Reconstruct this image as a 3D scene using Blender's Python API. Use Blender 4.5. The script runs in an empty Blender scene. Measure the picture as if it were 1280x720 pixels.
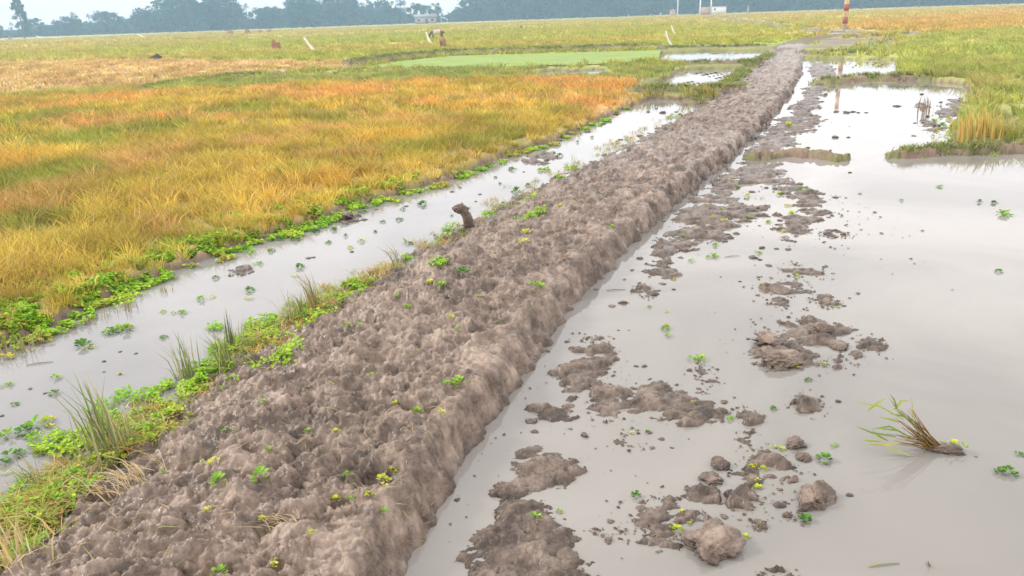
import bpy, math, random
import numpy as np
from mathutils import Vector, Matrix

random.seed(7); RNG = np.random.default_rng(11)
SC = bpy.context.scene; COL = SC.collection
rad = math.radians

# ---------------------------------------------------------------- camera, world, sun, exposure
CAM_H = 1.9; FPX = 985.0; PITCH = rad(19.0); ROLL = rad(1.97)
cp, sp, cr, sr = math.cos(PITCH), math.sin(PITCH), math.cos(ROLL), math.sin(ROLL)
Fv = np.array([0, cp, -sp]); R0 = np.array([1., 0, 0]); U0 = np.array([0, sp, cp])
Rv = cr * R0 - sr * U0; Uv = sr * R0 + cr * U0
cam_d = bpy.data.cameras.new('camera'); cam = bpy.data.objects.new('camera', cam_d); COL.objects.link(cam)
cam_d.sensor_width = 36; cam_d.lens = 36 * FPX / 1280; cam_d.clip_start = 0.05; cam_d.clip_end = 6000
M = Matrix.Identity(4)
for i in range(3):
    M[i][0] = Rv[i]; M[i][1] = Uv[i]; M[i][2] = -Fv[i]
M[2][3] = CAM_H
cam.matrix_world = M; SC.camera = cam

SUN_EL, SUN_AZ = rad(33), rad(-75)          # azimuth measured from +Y towards +X; behind-left of the camera
world = bpy.data.worlds.new('World'); SC.world = world; world.use_nodes = True
wt = world.node_tree; wt.nodes.clear()
N = wt.nodes.new
wo = N('ShaderNodeOutputWorld'); bg = N('ShaderNodeBackground'); sky = N('ShaderNodeTexSky')
sky.sky_type = 'NISHITA'; sky.sun_disc = False; sky.sun_elevation = SUN_EL; sky.sun_rotation = SUN_AZ
sky.dust_density = 4; sky.air_density = 1.0
# cloud cover: overcast deck, its low unseen band brightened to whiten the water reflections
tc = N('ShaderNodeTexCoord'); sep = N('ShaderNodeSeparateXYZ'); wt.links.new(tc.outputs['Generated'], sep.inputs[0])
rmp = N('ShaderNodeValToRGB'); wt.links.new(sep.outputs['Z'], rmp.inputs[0])
cr_ = rmp.color_ramp; cr_.elements[0].position = 0.0; cr_.elements[0].color = (.80, .70, .68, 1)
cr_.elements[1].position = 1.0; cr_.elements[1].color = (.78, .77, .77, 1)
e = cr_.elements.new(.035); e.color = (.80, .72, .71, 1)
e = cr_.elements.new(.12); e.color = (.97, .93, .94, 1)
e = cr_.elements.new(.35); e.color = (.86, .83, .83, 1)
no = N('ShaderNodeTexNoise'); no.inputs['Scale'].default_value = 2.2; no.inputs['Detail'].default_value = 4
wt.links.new(tc.outputs['Generated'], no.inputs['Vector'])
nr = N('ShaderNodeMapRange'); nr.inputs[1].default_value = .3; nr.inputs[2].default_value = .7; nr.inputs[3].default_value = .88; nr.inputs[4].default_value = 1.1
wt.links.new(no.outputs[0], nr.inputs[0])
mul = N('ShaderNodeVectorMath'); mul.operation = 'SCALE'; wt.links.new(rmp.outputs[0], mul.inputs[0]); wt.links.new(nr.outputs[0], mul.inputs['Scale'])
sc2 = N('ShaderNodeVectorMath'); sc2.operation = 'SCALE'; sc2.inputs['Scale'].default_value = 29.0
wt.links.new(mul.outputs[0], sc2.inputs[0])
mx = N('ShaderNodeMix'); mx.data_type = 'RGBA'; mx.inputs[0].default_value = 0.9
wt.links.new(sky.outputs[0], mx.inputs[6]); wt.links.new(sc2.outputs[0], mx.inputs[7])
wt.links.new(mx.outputs[2], bg.inputs[0]); bg.inputs[1].default_value = 0.056
wt.links.new(bg.outputs[0], wo.inputs[0])

sd = bpy.data.lights.new('sun', 'SUN'); sd.energy = 1.5; sd.angle = rad(10); sd.color = (1, .95, .88)
sun = bpy.data.objects.new('sun', sd); COL.objects.link(sun)
sdir = Vector((math.sin(SUN_AZ) * math.cos(SUN_EL), math.cos(SUN_AZ) * math.cos(SUN_EL), math.sin(SUN_EL)))
sun.rotation_euler = sdir.to_track_quat('Z', 'Y').to_euler(); sun.location = (-20, -20, 40)

SC.view_settings.view_transform = 'Standard'; SC.view_settings.look = 'None'; SC.view_settings.gamma = 1
SC.view_settings.use_curve_mapping = False; SC.view_settings.exposure = 0.60
SC.render.engine = 'CYCLES'
SC.cycles.use_denoising = True
SC.cycles.max_bounces = 5; SC.cycles.diffuse_bounces = 2; SC.cycles.glossy_bounces = 3; SC.cycles.volume_bounces = 0
SC.cycles.transparent_max_bounces = 8; SC.cycles.caustics_reflective = False; SC.cycles.caustics_refractive = False

# ---------------------------------------------------------------- helpers
def W(px, py, z=0.0):
    """world point at height z seen at photograph pixel (px, py)"""
    d = Fv * FPX + Rv * (px - 640) + Uv * (360 - py)
    t = (z - CAM_H) / d[2]
    return np.array([d[0] * t, d[1] * t, z])
def WP(pts, z=0.0):
    return np.array([W(a, b, z)[:2] for a, b in pts])
def mpp(p):
    """metres per photograph pixel at a world point"""
    return float((np.asarray(p) - np.array([0, 0, CAM_H])) @ Fv) / FPX

def _h(ix, iy, s):
    n = (ix.astype(np.int64) * 374761393 + iy.astype(np.int64) * 668265263 + s * 1442695041) & 0xffffffff
    n = ((n ^ (n >> 13)) * 1274126177) & 0xffffffff
    n = ((n ^ (n >> 16)) * 2246822519) & 0xffffffff
    return ((n ^ (n >> 15)) & 0xffffff) / float(0xffffff)
def vn(x, y, s=0):
    ix = np.floor(x); iy = np.floor(y); fx = x - ix; fy = y - iy
    ix = ix.astype(np.int64); iy = iy.astype(np.int64)
    ux = fx * fx * fx * (fx * (fx * 6 - 15) + 10); uy = fy * fy * fy * (fy * (fy * 6 - 15) + 10)
    a, b, c, d = _h(ix, iy, s), _h(ix + 1, iy, s), _h(ix, iy + 1, s), _h(ix + 1, iy + 1, s)
    return (a + (b - a) * ux) * (1 - uy) + (c + (d - c) * ux) * uy
def fbm(x, y, octv=4, s=0, gain=.5):
    t = 0; a = 1; n = 0
    for o in range(octv):
        t = t + a * vn(x, y, s + o); n += a; a *= gain
        x, y = (x * .8 - y * .6) * 2.03 + 3.1, (x * .6 + y * .8) * 2.03 + 1.7
    return t / n
def ridg(x, y, octv=3, s=0):
    t = 0; a = 1; n = 0
    for o in range(octv):
        t = t + a * (1 - np.abs(2 * vn(x, y, s + o) - 1)); n += a; a *= .5
        x, y = (x * .8 - y * .6) * 2.1 + 1.1, (x * .6 + y * .8) * 2.1 + 2.7
    return t / n
def clodn(x, y, s=0):
    """rounded lumps: one bump per cell, random radius"""
    ix = np.floor(x).astype(np.int64); iy = np.floor(y).astype(np.int64); best = np.zeros_like(x)
    for dx in (-1, 0, 1):
        for dy in (-1, 0, 1):
            cx, cy = ix + dx, iy + dy
            jx = cx + _h(cx, cy, s); jy = cy + _h(cx, cy, s + 9); r = .25 + .55 * _h(cx, cy, s + 5)
            d2 = ((x - jx) ** 2 + (y - jy) ** 2) / (r * r)
            best = np.maximum(best, r * np.sqrt(np.clip(1 - d2, 0, 1)))
    return best
def facet(x, y, s=0):
    """torn chunks: each cell a tilted, slightly domed face, sharp creases between"""
    ix = np.floor(x).astype(np.int64); iy = np.floor(y).astype(np.int64); best = np.full(x.shape, -9.)
    for dx in (-1, 0, 1):
        for dy in (-1, 0, 1):
            cx, cy = ix + dx, iy + dy; ax = x - cx - _h(cx, cy, s); ay = y - cy - _h(cx, cy, s + 9)
            best = np.maximum(best, .55 * _h(cx, cy, s + 5) + (_h(cx, cy, s + 2) - .5) * 1.1 * ax + (_h(cx, cy, s + 3) - .5) * 1.1 * ay - .6 * (ax * ax + ay * ay))
    return best
def ss(a, b, x):
    t = np.clip((x - a) / (b - a), 0, 1); return t * t * (3 - 2 * t)
def psdf(x, y, P):
    """signed distance to polygon, positive inside"""
    d = np.full(x.shape, 1e9); ins = np.zeros(x.shape, bool); n = len(P)
    for i in range(n):
        ax, ay = P[i]; bx, by = P[(i + 1) % n]
        ex, ey = bx - ax, by - ay; L = ex * ex + ey * ey + 1e-12
        t = np.clip(((x - ax) * ex + (y - ay) * ey) / L, 0, 1)
        d = np.minimum(d, (x - ax - t * ex) ** 2 + (y - ay - t * ey) ** 2)
        c = ((ay > y) != (by > y)) & (x < (bx - ax) * (y - ay) / (by - ay + 1e-12) + ax)
        ins ^= c
    d = np.sqrt(d); return np.where(ins, d, -d)
def psdf_box(x, y, P, pad, fill=-9.0):
    out = np.full(x.shape, fill)
    m = (x > P[:, 0].min() - pad) & (x < P[:, 0].max() + pad) & (y > P[:, 1].min() - pad) & (y < P[:, 1].max() + pad)
    if m.any(): out[m] = psdf(x[m], y[m], P)
    return out
def ldist(x, y, P):
    d = np.full(x.shape, 1e9)
    for i in range(len(P) - 1):
        ax, ay = P[i]; bx, by = P[i + 1]; ex, ey = bx - ax, by - ay; L = ex * ex + ey * ey + 1e-12
        t = np.clip(((x - ax) * ex + (y - ay) * ey) / L, 0, 1)
        d = np.minimum(d, (x - ax - t * ex) ** 2 + (y - ay - t * ey) ** 2)
    return np.sqrt(d)

def mk(name, V, Fc, mat=None, parent=None, col=None, smooth=True, loc=None):
    V = np.asarray(V, dtype=np.float32); Fc = np.asarray(Fc, dtype=np.int32)
    me = bpy.data.meshes.new(name); k = Fc.shape[1]
    me.vertices.add(len(V)); me.vertices.foreach_set('co', V.ravel())
    me.loops.add(Fc.size); me.loops.foreach_set('vertex_index', Fc.ravel())
    me.polygons.add(len(Fc)); me.polygons.foreach_set('loop_start', np.arange(0, Fc.size, k, dtype=np.int32))
    me.update(calc_edges=True)
    if smooth: me.polygons.foreach_set('use_smooth', np.ones(len(Fc), bool))
    if col is not None:
        a = me.color_attributes.new('Col', 'FLOAT_COLOR', 'POINT')
        c = np.ones((len(V), 4), np.float32); c[:, :3] = col; a.data.foreach_set('color', c.ravel())
    if mat: me.materials.append(mat)
    o = bpy.data.objects.new(name, me); COL.objects.link(o)
    if parent: o.parent = parent
    if loc is not None: o.location = loc
    return o
def tag(o, label, cat=None, group=None, kind=None):
    o['label'] = label
    if cat: o['category'] = cat
    if group: o['group'] = group
    if kind: o['kind'] = kind
    return o
def empty(name, loc, rz=0, label=None, cat=None, group=None):
    o = bpy.data.objects.new(name, None); COL.objects.link(o); o.location = loc; o.rotation_euler = (0, 0, rz)
    o.empty_display_size = .1
    if label: tag(o, label, cat, group)
    return o
def dup(o, parent=None):
    c = o.copy(); COL.objects.link(c)
    if parent: c.parent = parent
    for ch in list(o.children): dup(ch, c)
    return c
class MB:
    """collects triangles and quads (as triangles)"""
    def __init__(s): s.v = []; s.f = []; s.c = []
    def add(s, V, Fc, c=(1, 1, 1)):
        b = len(s.v); s.v += [tuple(p) for p in V]; s.c += [c] * len(V)
        for f in Fc:
            for i in range(1, len(f) - 1): s.f.append((b + f[0], b + f[i], b + f[i + 1]))
    def box(s, c, d, rz=0, col=(1, 1, 1)):
        x, y, z = [k / 2 for k in d]; V = []
        for sz in (-1, 1):
            for a, b in ((-1, -1), (1, -1), (1, 1), (-1, 1)):
                px, py = a * x, b * y
                V.append((c[0] + px * math.cos(rz) - py * math.sin(rz), c[1] + px * math.sin(rz) + py * math.cos(rz), c[2] + sz * z))
        s.add(V, [(3, 2, 1, 0), (4, 5, 6, 7), (0, 1, 5, 4), (1, 2, 6, 5), (2, 3, 7, 6), (3, 0, 4, 7)], col)
    def tube(s, pts, rs, n=8, col=(1, 1, 1), caps=True):
        pts = [Vector(p) for p in pts]; V = []; Fc = []
        for i, p in enumerate(pts):
            t = (pts[min(i + 1, len(pts) - 1)] - pts[max(i - 1, 0)]).normalized()
            a = t.cross(Vector((0, 0, 1)))
            if a.length < .05: a = t.cross(Vector((1, 0, 0)))
            a.normalize(); b = t.cross(a)
            for k in range(n):
                an = 2 * math.pi * k / n; V.append(p + (a * math.cos(an) + b * math.sin(an)) * rs[i])
        for i in range(len(pts) - 1):
            for k in range(n):
                k2 = (k + 1) % n; Fc.append((i * n + k, i * n + k2, (i + 1) * n + k2, (i + 1) * n + k))
        if caps: Fc.append(tuple(range(n))[::-1]); Fc.append(tuple((len(pts) - 1) * n + k for k in range(n)))
        s.add(V, Fc, col)
    def build(s, name, mat, parent=None, smooth=False, usecol=False, loc=None):
        return mk(name, np.array(s.v), np.array(s.f), mat, parent, np.array(s.c) if usecol else None, smooth, loc)

# ---------------------------------------------------------------- materials
def nmat(name):
    m = bpy.data.materials.new(name); m.use_nodes = True; nt = m.node_tree
    return m, nt, nt.nodes['Principled BSDF'], nt.nodes['Material Output']
def lk(nt, a, b): nt.links.new(a, b)
def mat_plain(name, c, rough=.7, var=.12, scale=8, bump=.0, bscale=30):
    m, nt, b, o = nmat(name); b.inputs['Roughness'].default_value = rough
    tc = nt.nodes.new('ShaderNodeTexCoord'); n = nt.nodes.new('ShaderNodeTexNoise'); n.inputs['Scale'].default_value = scale
    n.inputs['Detail'].default_value = 5; lk(nt, tc.outputs['Object'], n.inputs['Vector'])
    r = nt.nodes.new('ShaderNodeMapRange'); r.inputs[1].default_value = .3; r.inputs[2].default_value = .7
    r.inputs[3].default_value = 1 - var; r.inputs[4].default_value = 1 + var; lk(nt, n.outputs[0], r.inputs[0])
    v = nt.nodes.new('ShaderNodeVectorMath'); v.operation = 'SCALE'; v.inputs[0].default_value = c
    lk(nt, r.outputs[0], v.inputs['Scale']); lk(nt, v.outputs[0], b.inputs['Base Color'])
    if bump:
        n2 = nt.nodes.new('ShaderNodeTexNoise'); n2.inputs['Scale'].default_value = bscale; n2.inputs['Detail'].default_value = 6
        lk(nt, tc.outputs['Object'], n2.inputs['Vector']); bp = nt.nodes.new('ShaderNodeBump')
        bp.inputs['Strength'].default_value = .6; bp.inputs['Distance'].default_value = bump
        lk(nt, n2.outputs[0], bp.inputs['Height']); lk(nt, bp.outputs[0], b.inputs['Normal'])
    return m
def mat_leaf(name, rough=.55, transl=.25, tint=(1, 1, 1), spec=.3):
    """foliage and straw: hue comes from the plant's own colour attribute"""
    m, nt, b, o = nmat(name); a = nt.nodes.new('ShaderNodeAttribute'); a.attribute_name = 'Col'
    v = nt.nodes.new('ShaderNodeVectorMath'); v.operation = 'MULTIPLY'; v.inputs[1].default_value = tint
    lk(nt, a.outputs['Color'], v.inputs[0]); lk(nt, v.outputs[0], b.inputs['Base Color'])
    b.inputs['Roughness'].default_value = rough; b.inputs['Specular IOR Level'].default_value = spec
    t = nt.nodes.new('ShaderNodeBsdfTranslucent'); lk(nt, v.outputs[0], t.inputs[0])
    mxs = nt.nodes.new('ShaderNodeMixShader'); mxs.inputs[0].default_value = transl
    lk(nt, b.outputs[0], mxs.inputs[1]); lk(nt, t.outputs[0], mxs.inputs[2]); lk(nt, mxs.outputs[0], o.inputs[0])
    return m
def mat_mud(name='wet_mud', tone=1.0):
    m, nt, b, o = nmat(name); nd = nt.nodes.new
    g = nd('ShaderNodeNewGeometry')
    n1 = nd('ShaderNodeTexNoise'); n1.inputs['Scale'].default_value = 7; n1.inputs['Detail'].default_value = 8; n1.inputs['Roughness'].default_value = .62
    n2 = nd('ShaderNodeTexNoise'); n2.inputs['Scale'].default_value = 20; n2.inputs['Detail'].default_value = 5; n2.inputs['Roughness'].default_value = .65
    for n in (n1, n2): lk(nt, g.outputs['Position'], n.inputs['Vector'])
    r1 = nd('ShaderNodeValToRGB'); c = r1.color_ramp
    c.elements[0].position = .38; c.elements[0].color = (.085 * tone, .058 * tone, .042 * tone, 1)
    c.elements[1].position = .62; c.elements[1].color = (.340 * tone, .258 * tone, .198 * tone, 1)
    e = c.elements.new(.48); e.color = (.176 * tone, .124 * tone, .090 * tone, 1)
    e = c.elements.new(.54); e.color = (.248 * tone, .180 * tone, .137 * tone, 1)
    mixn = nd('ShaderNodeMath'); mixn.operation = 'MULTIPLY_ADD'; mixn.inputs[1].default_value = .34
    sub = nd('ShaderNodeMath'); sub.operation = 'MULTIPLY'; sub.inputs[1].default_value = .66
    lk(nt, n1.outputs[0], sub.inputs[0]); lk(nt, n2.outputs[0], mixn.inputs[0]); lk(nt, sub.outputs[0], mixn.inputs[2])
    n4 = nd('ShaderNodeTexNoise'); n4.inputs['Scale'].default_value = 1.6; n4.inputs['Detail'].default_value = 5; lk(nt, g.outputs['Position'], n4.inputs['Vector'])
    mr4 = nd('ShaderNodeMapRange'); mr4.inputs[1].default_value = .3; mr4.inputs[2].default_value = .7; mr4.inputs[3].default_value = -.055; mr4.inputs[4].default_value = .045
    lk(nt, n4.outputs[0], mr4.inputs[0]); ad4 = nd('ShaderNodeMath'); lk(nt, mixn.outputs[0], ad4.inputs[0]); lk(nt, mr4.outputs[0], ad4.inputs[1])
    lk(nt, ad4.outputs[0], r1.inputs[0])
    # soaked band just above the water line: darker, glossier soil
    sp_ = nd('ShaderNodeSeparateXYZ'); lk(nt, g.outputs['Position'], sp_.inputs[0])
    wr = nd('ShaderNodeMapRange'); wr.inputs[1].default_value = .0; wr.inputs[2].default_value = .06; wr.inputs[3].default_value = .62; wr.inputs[4].default_value = 1
    lk(nt, sp_.outputs['Z'], wr.inputs[0])
    v = nd('ShaderNodeVectorMath'); v.operation = 'SCALE'; lk(nt, r1.outputs[0], v.inputs[0]); lk(nt, wr.outputs[0], v.inputs['Scale'])
    n6 = nd('ShaderNodeTexNoise'); n6.inputs['Scale'].default_value = 13; n6.inputs['Detail'].default_value = 9; n6.inputs['Roughness'].default_value = .75; n6.inputs['Distortion'].default_value = .6; lk(nt, g.outputs['Position'], n6.inputs['Vector'])
    r6 = nd('ShaderNodeMapRange'); r6.inputs[1].default_value = .40; r6.inputs[2].default_value = .50; r6.inputs[3].default_value = .66; r6.inputs[4].default_value = 1.03; lk(nt, n6.outputs[0], r6.inputs[0])
    v6 = nd('ShaderNodeVectorMath'); v6.operation = 'SCALE'; lk(nt, v.outputs[0], v6.inputs[0]); lk(nt, r6.outputs[0], v6.inputs['Scale'])
    lk(nt, v6.outputs[0], b.inputs['Base Color'])
    rr = nd('ShaderNodeMapRange'); rr.inputs[1].default_value = .35; rr.inputs[2].default_value = .65; rr.inputs[3].default_value = .16; rr.inputs[4].default_value = .6
    lk(nt, n2.outputs[0], rr.inputs[0]); lk(nt, rr.outputs[0], b.inputs['Roughness'])
    b.inputs['Specular IOR Level'].default_value = .4
    n3 = nd('ShaderNodeTexNoise'); n3.inputs['Scale'].default_value = 34; n3.inputs['Detail'].default_value = 5; n3.inputs['Roughness'].default_value = .55
    lk(nt, g.outputs['Position'], n3.inputs['Vector'])
    bp = nd('ShaderNodeBump'); bp.inputs['Strength'].default_value = .8; bp.inputs['Distance'].default_value = .010
    lk(nt, n3.outputs[0], bp.inputs['Height']); lk(nt, bp.outputs[0], b.inputs['Normal'])
    return m
def mat_ground():
    m, nt, b, o = nmat('field_soil'); nd = nt.nodes.new
    a = nd('ShaderNodeAttribute'); a.attribute_name = 'Col'; g = nd('ShaderNodeNewGeometry')
    n = nd('ShaderNodeTexNoise'); n.inputs['Scale'].default_value = 6; n.inputs['Detail'].default_value = 9; n.inputs['Roughness'].default_value = .7
    lk(nt, g.outputs['Position'], n.inputs['Vector'])
    n5 = nd('ShaderNodeTexNoise'); n5.inputs['Scale'].default_value = .35; n5.inputs['Detail'].default_value = 7; n5.inputs['Roughness'].default_value = .65
    lk(nt, g.outputs['Position'], n5.inputs['Vector'])
    r = nd('ShaderNodeMapRange'); r.inputs[1].default_value = .3; r.inputs[2].default_value = .7; r.inputs[3].default_value = .75; r.inputs[4].default_value = 1.2
    lk(nt, n.outputs[0], r.inputs[0])
    r5 = nd('ShaderNodeMapRange'); r5.inputs[1].default_value = .3; r5.inputs[2].default_value = .7; r5.inputs[3].default_value = .8; r5.inputs[4].default_value = 1.2
    lk(nt, n5.outputs[0], r5.inputs[0]); mm = nd('ShaderNodeMath'); mm.operation = 'MULTIPLY'; lk(nt, r.outputs[0], mm.inputs[0]); lk(nt, r5.outputs[0], mm.inputs[1])
    v = nd('ShaderNodeVectorMath'); v.operation = 'SCALE'; lk(nt, a.outputs['Color'], v.inputs[0]); lk(nt, mm.outputs[0], v.inputs['Scale'])
    lk(nt, v.outputs[0], b.inputs['Base Color']); b.inputs['Roughness'].default_value = .85; b.inputs['Specular IOR Level'].default_value = .2
    bp = nd('ShaderNodeBump'); bp.inputs['Strength'].default_value = .7; bp.inputs['Distance'].default_value = .03
    lk(nt, n.outputs[0], bp.inputs['Height']); lk(nt, bp.outputs[0], b.inputs['Normal'])
    return m
def mat_water(name, c1, c2, bump=.0006):
    m, nt, b, o = nmat(name); nd = nt.nodes.new; g = nd('ShaderNodeNewGeometry')
    n = nd('ShaderNodeTexNoise'); n.inputs['Scale'].default_value = .45; n.inputs['Detail'].default_value = 6; n.inputs['Distortion'].default_value = .8; lk(nt, g.outputs['Position'], n.inputs['Vector'])
    r = nd('ShaderNodeValToRGB'); r.color_ramp.elements[0].position = .35; r.color_ramp.elements[1].position = .65
    r.color_ramp.elements[0].color = (*c1, 1); r.color_ramp.elements[1].color = (*c2, 1); lk(nt, n.outputs[0], r.inputs[0])
    lk(nt, r.outputs[0], b.inputs['Base Color']); b.inputs['Roughness'].default_value = .025; b.inputs['IOR'].default_value = 1.333
    n2 = nd('ShaderNodeTexNoise'); n2.inputs['Scale'].default_value = 7; n2.inputs['Detail'].default_value = 3; lk(nt, g.outputs['Position'], n2.inputs['Vector'])
    bp = nd('ShaderNodeBump'); bp.inputs['Strength'].default_value = 1; bp.inputs['Distance'].default_value = bump
    lk(nt, n2.outputs[0], bp.inputs['Height']); lk(nt, bp.outputs[0], b.inputs['Normal'])
    return m
MUD = mat_mud('wet_mud', 1.0); ISLM = mat_mud('islet_mud', .86); CLODM = mat_mud('clod_mud', .88)
GROUND = mat_ground()
WATER = mat_water('silty_water', (.198, .186, .168), (.305, .282, .256))
DWATER = mat_water('ditch_silty_water', (.215, .21, .205), (.28, .27, .262))
LEAF = mat_leaf('leaf_and_straw', .65, .25, spec=.12); WEED = mat_leaf('juicy_weed_leaf', .5, .3, spec=.2)
TREEM = mat_leaf('tree_foliage', .7, .15, spec=.15)
BARK = mat_plain('bark', (.12, .10, .085), .9)

# ---------------------------------------------------------------- layout (photograph pixels -> world polygons on the ground)
DITCH_EDGE = [(-420, 590), (0, 438), (60, 415), (120, 385), (210, 345), (270, 322), (330, 300), (400, 280), (450, 258), (520, 240), (583, 219), (634, 197), (702, 175), (744, 154), (786, 135), (815, 124.5)]
P_DITCH = WP(DITCH_EDGE + [(900, 126), (930, 150), (800, 300), (500, 640), (200, 1100), (-700, 1500)])
P_RIGHT = WP([(100, 2400), (420, 760), (600, 480), (760, 290), (930, 130), (985, 100), (1000, 80), (1006, 74), (1116, 75), (1122, 98), (1204, 106), (1212, 118), (1195, 140), (1188, 180), (1290, 186), (1900, 190), (2600, 700), (2600, 2400)])
P_FAR1 = WP([(826, 66.5), (900, 63.5), (952, 65), (950, 73), (925, 79.5), (822, 80.5)])
P_FAR2 = WP([(800, 113), (828, 106), (852, 88.5), (945, 86), (935, 97), (915, 114)])
P_PUD = [WP([(686, 90), (698, 89), (701, 97), (688, 98)]), WP([(718, 95), (728, 89), (744, 88), (748, 96), (735, 98)]),
         WP([(1236, 141), (1262, 150), (1290, 168), (1290, 178), (1262, 165), (1240, 154)]), WP([(1206, 118), (1216, 117), (1218, 125), (1208, 125)])]
P_SEED = WP([(445, 89), (500, 80), (560, 73.5), (700, 69.5), (826, 66), (822, 81), (750, 84.5), (640, 87.5), (540, 89)])
P_TRAIL = WP([(960, 74), (985, 60), (1010, 52), (1045, 47), (1000, 41), (940, 31), (905, 25), (886, 20), (900, 19.5), (945, 26), (1010, 36), (1060, 37.5), (1110, 41), (1160, 43), (1165, 47), (1110, 52), (1055, 60), (1030, 66), (1004, 74)])
# embankment: left and right toes
TOE_L = [(-260, 1000), (-60, 720), (30, 655), (110, 580), (215, 500), (300, 440), (400, 378), (500, 322), (585, 280), (650, 246), (760, 193), (871, 136), (914, 110), (940, 88), (960, 70), (975, 60)]
TOE_R = [(400, 1000), (505, 722), (545, 650), (600, 555), (640, 500), (690, 420), (725, 375), (800, 298), (850, 252), (900, 212), (950, 163), (985, 122), (999, 95), (1003, 74), (1006, 58)]
P_BARE = WP([(818, 60), (985, 56), (1000, 74), (955, 122), (790, 124), (800, 103), (846, 100), (856, 84), (818, 81)]); P_BARE2 = WP([(1000, 76), (1004, 50), (1120, 50), (1120, 72)])
L_L = WP(TOE_L); L_R = WP(TOE_R)
P_BUND = np.vstack([L_L, L_R[::-1]])
BUND_H = .22
BUNDS = [  # centre line px, half width m, height m, kind
    ([(1034, 105), (1060, 101), (1085, 100), (1203, 100)], .38, .12, 'n'),
    ([(1003, 69.5), (1060, 69), (1118, 68.5)], .6, .14, 'n'),
    ([(944, 198), (985, 194), (1020, 196), (1046, 200)], .15, .08, 'j'),
    ([(1122, 196), (1150, 193), (1200, 191), (1285, 190), (1500, 186)], .19, .085, 'm'),
    ([(790, 119), (860, 117.5), (925, 117)], .4, .17, 'n'),
    ([(858, 83.5), (950, 82)], .5, .17, 'n'),
    ([(984, 63), (996, 55), (1018, 49.5), (1046, 46)], .8, .16, 'j'),
    ([(868, 130), (905, 109), (940, 84), (962, 68)], .3, .05, 'g'),
    ([(440, 86), (500, 77), (560, 71.5), (700, 67), (820, 64)], .6, .34, 'n'),
    ([(820, 62.5), (950, 60.5)], .4, .16, 'n'),
    ([(180, 118), (240, 106), (310, 99), (360, 96)], .4, .20, 'n'),
]
BUNDW = [(WP(a), w, h, k) for a, w, h, k in BUNDS]
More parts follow.
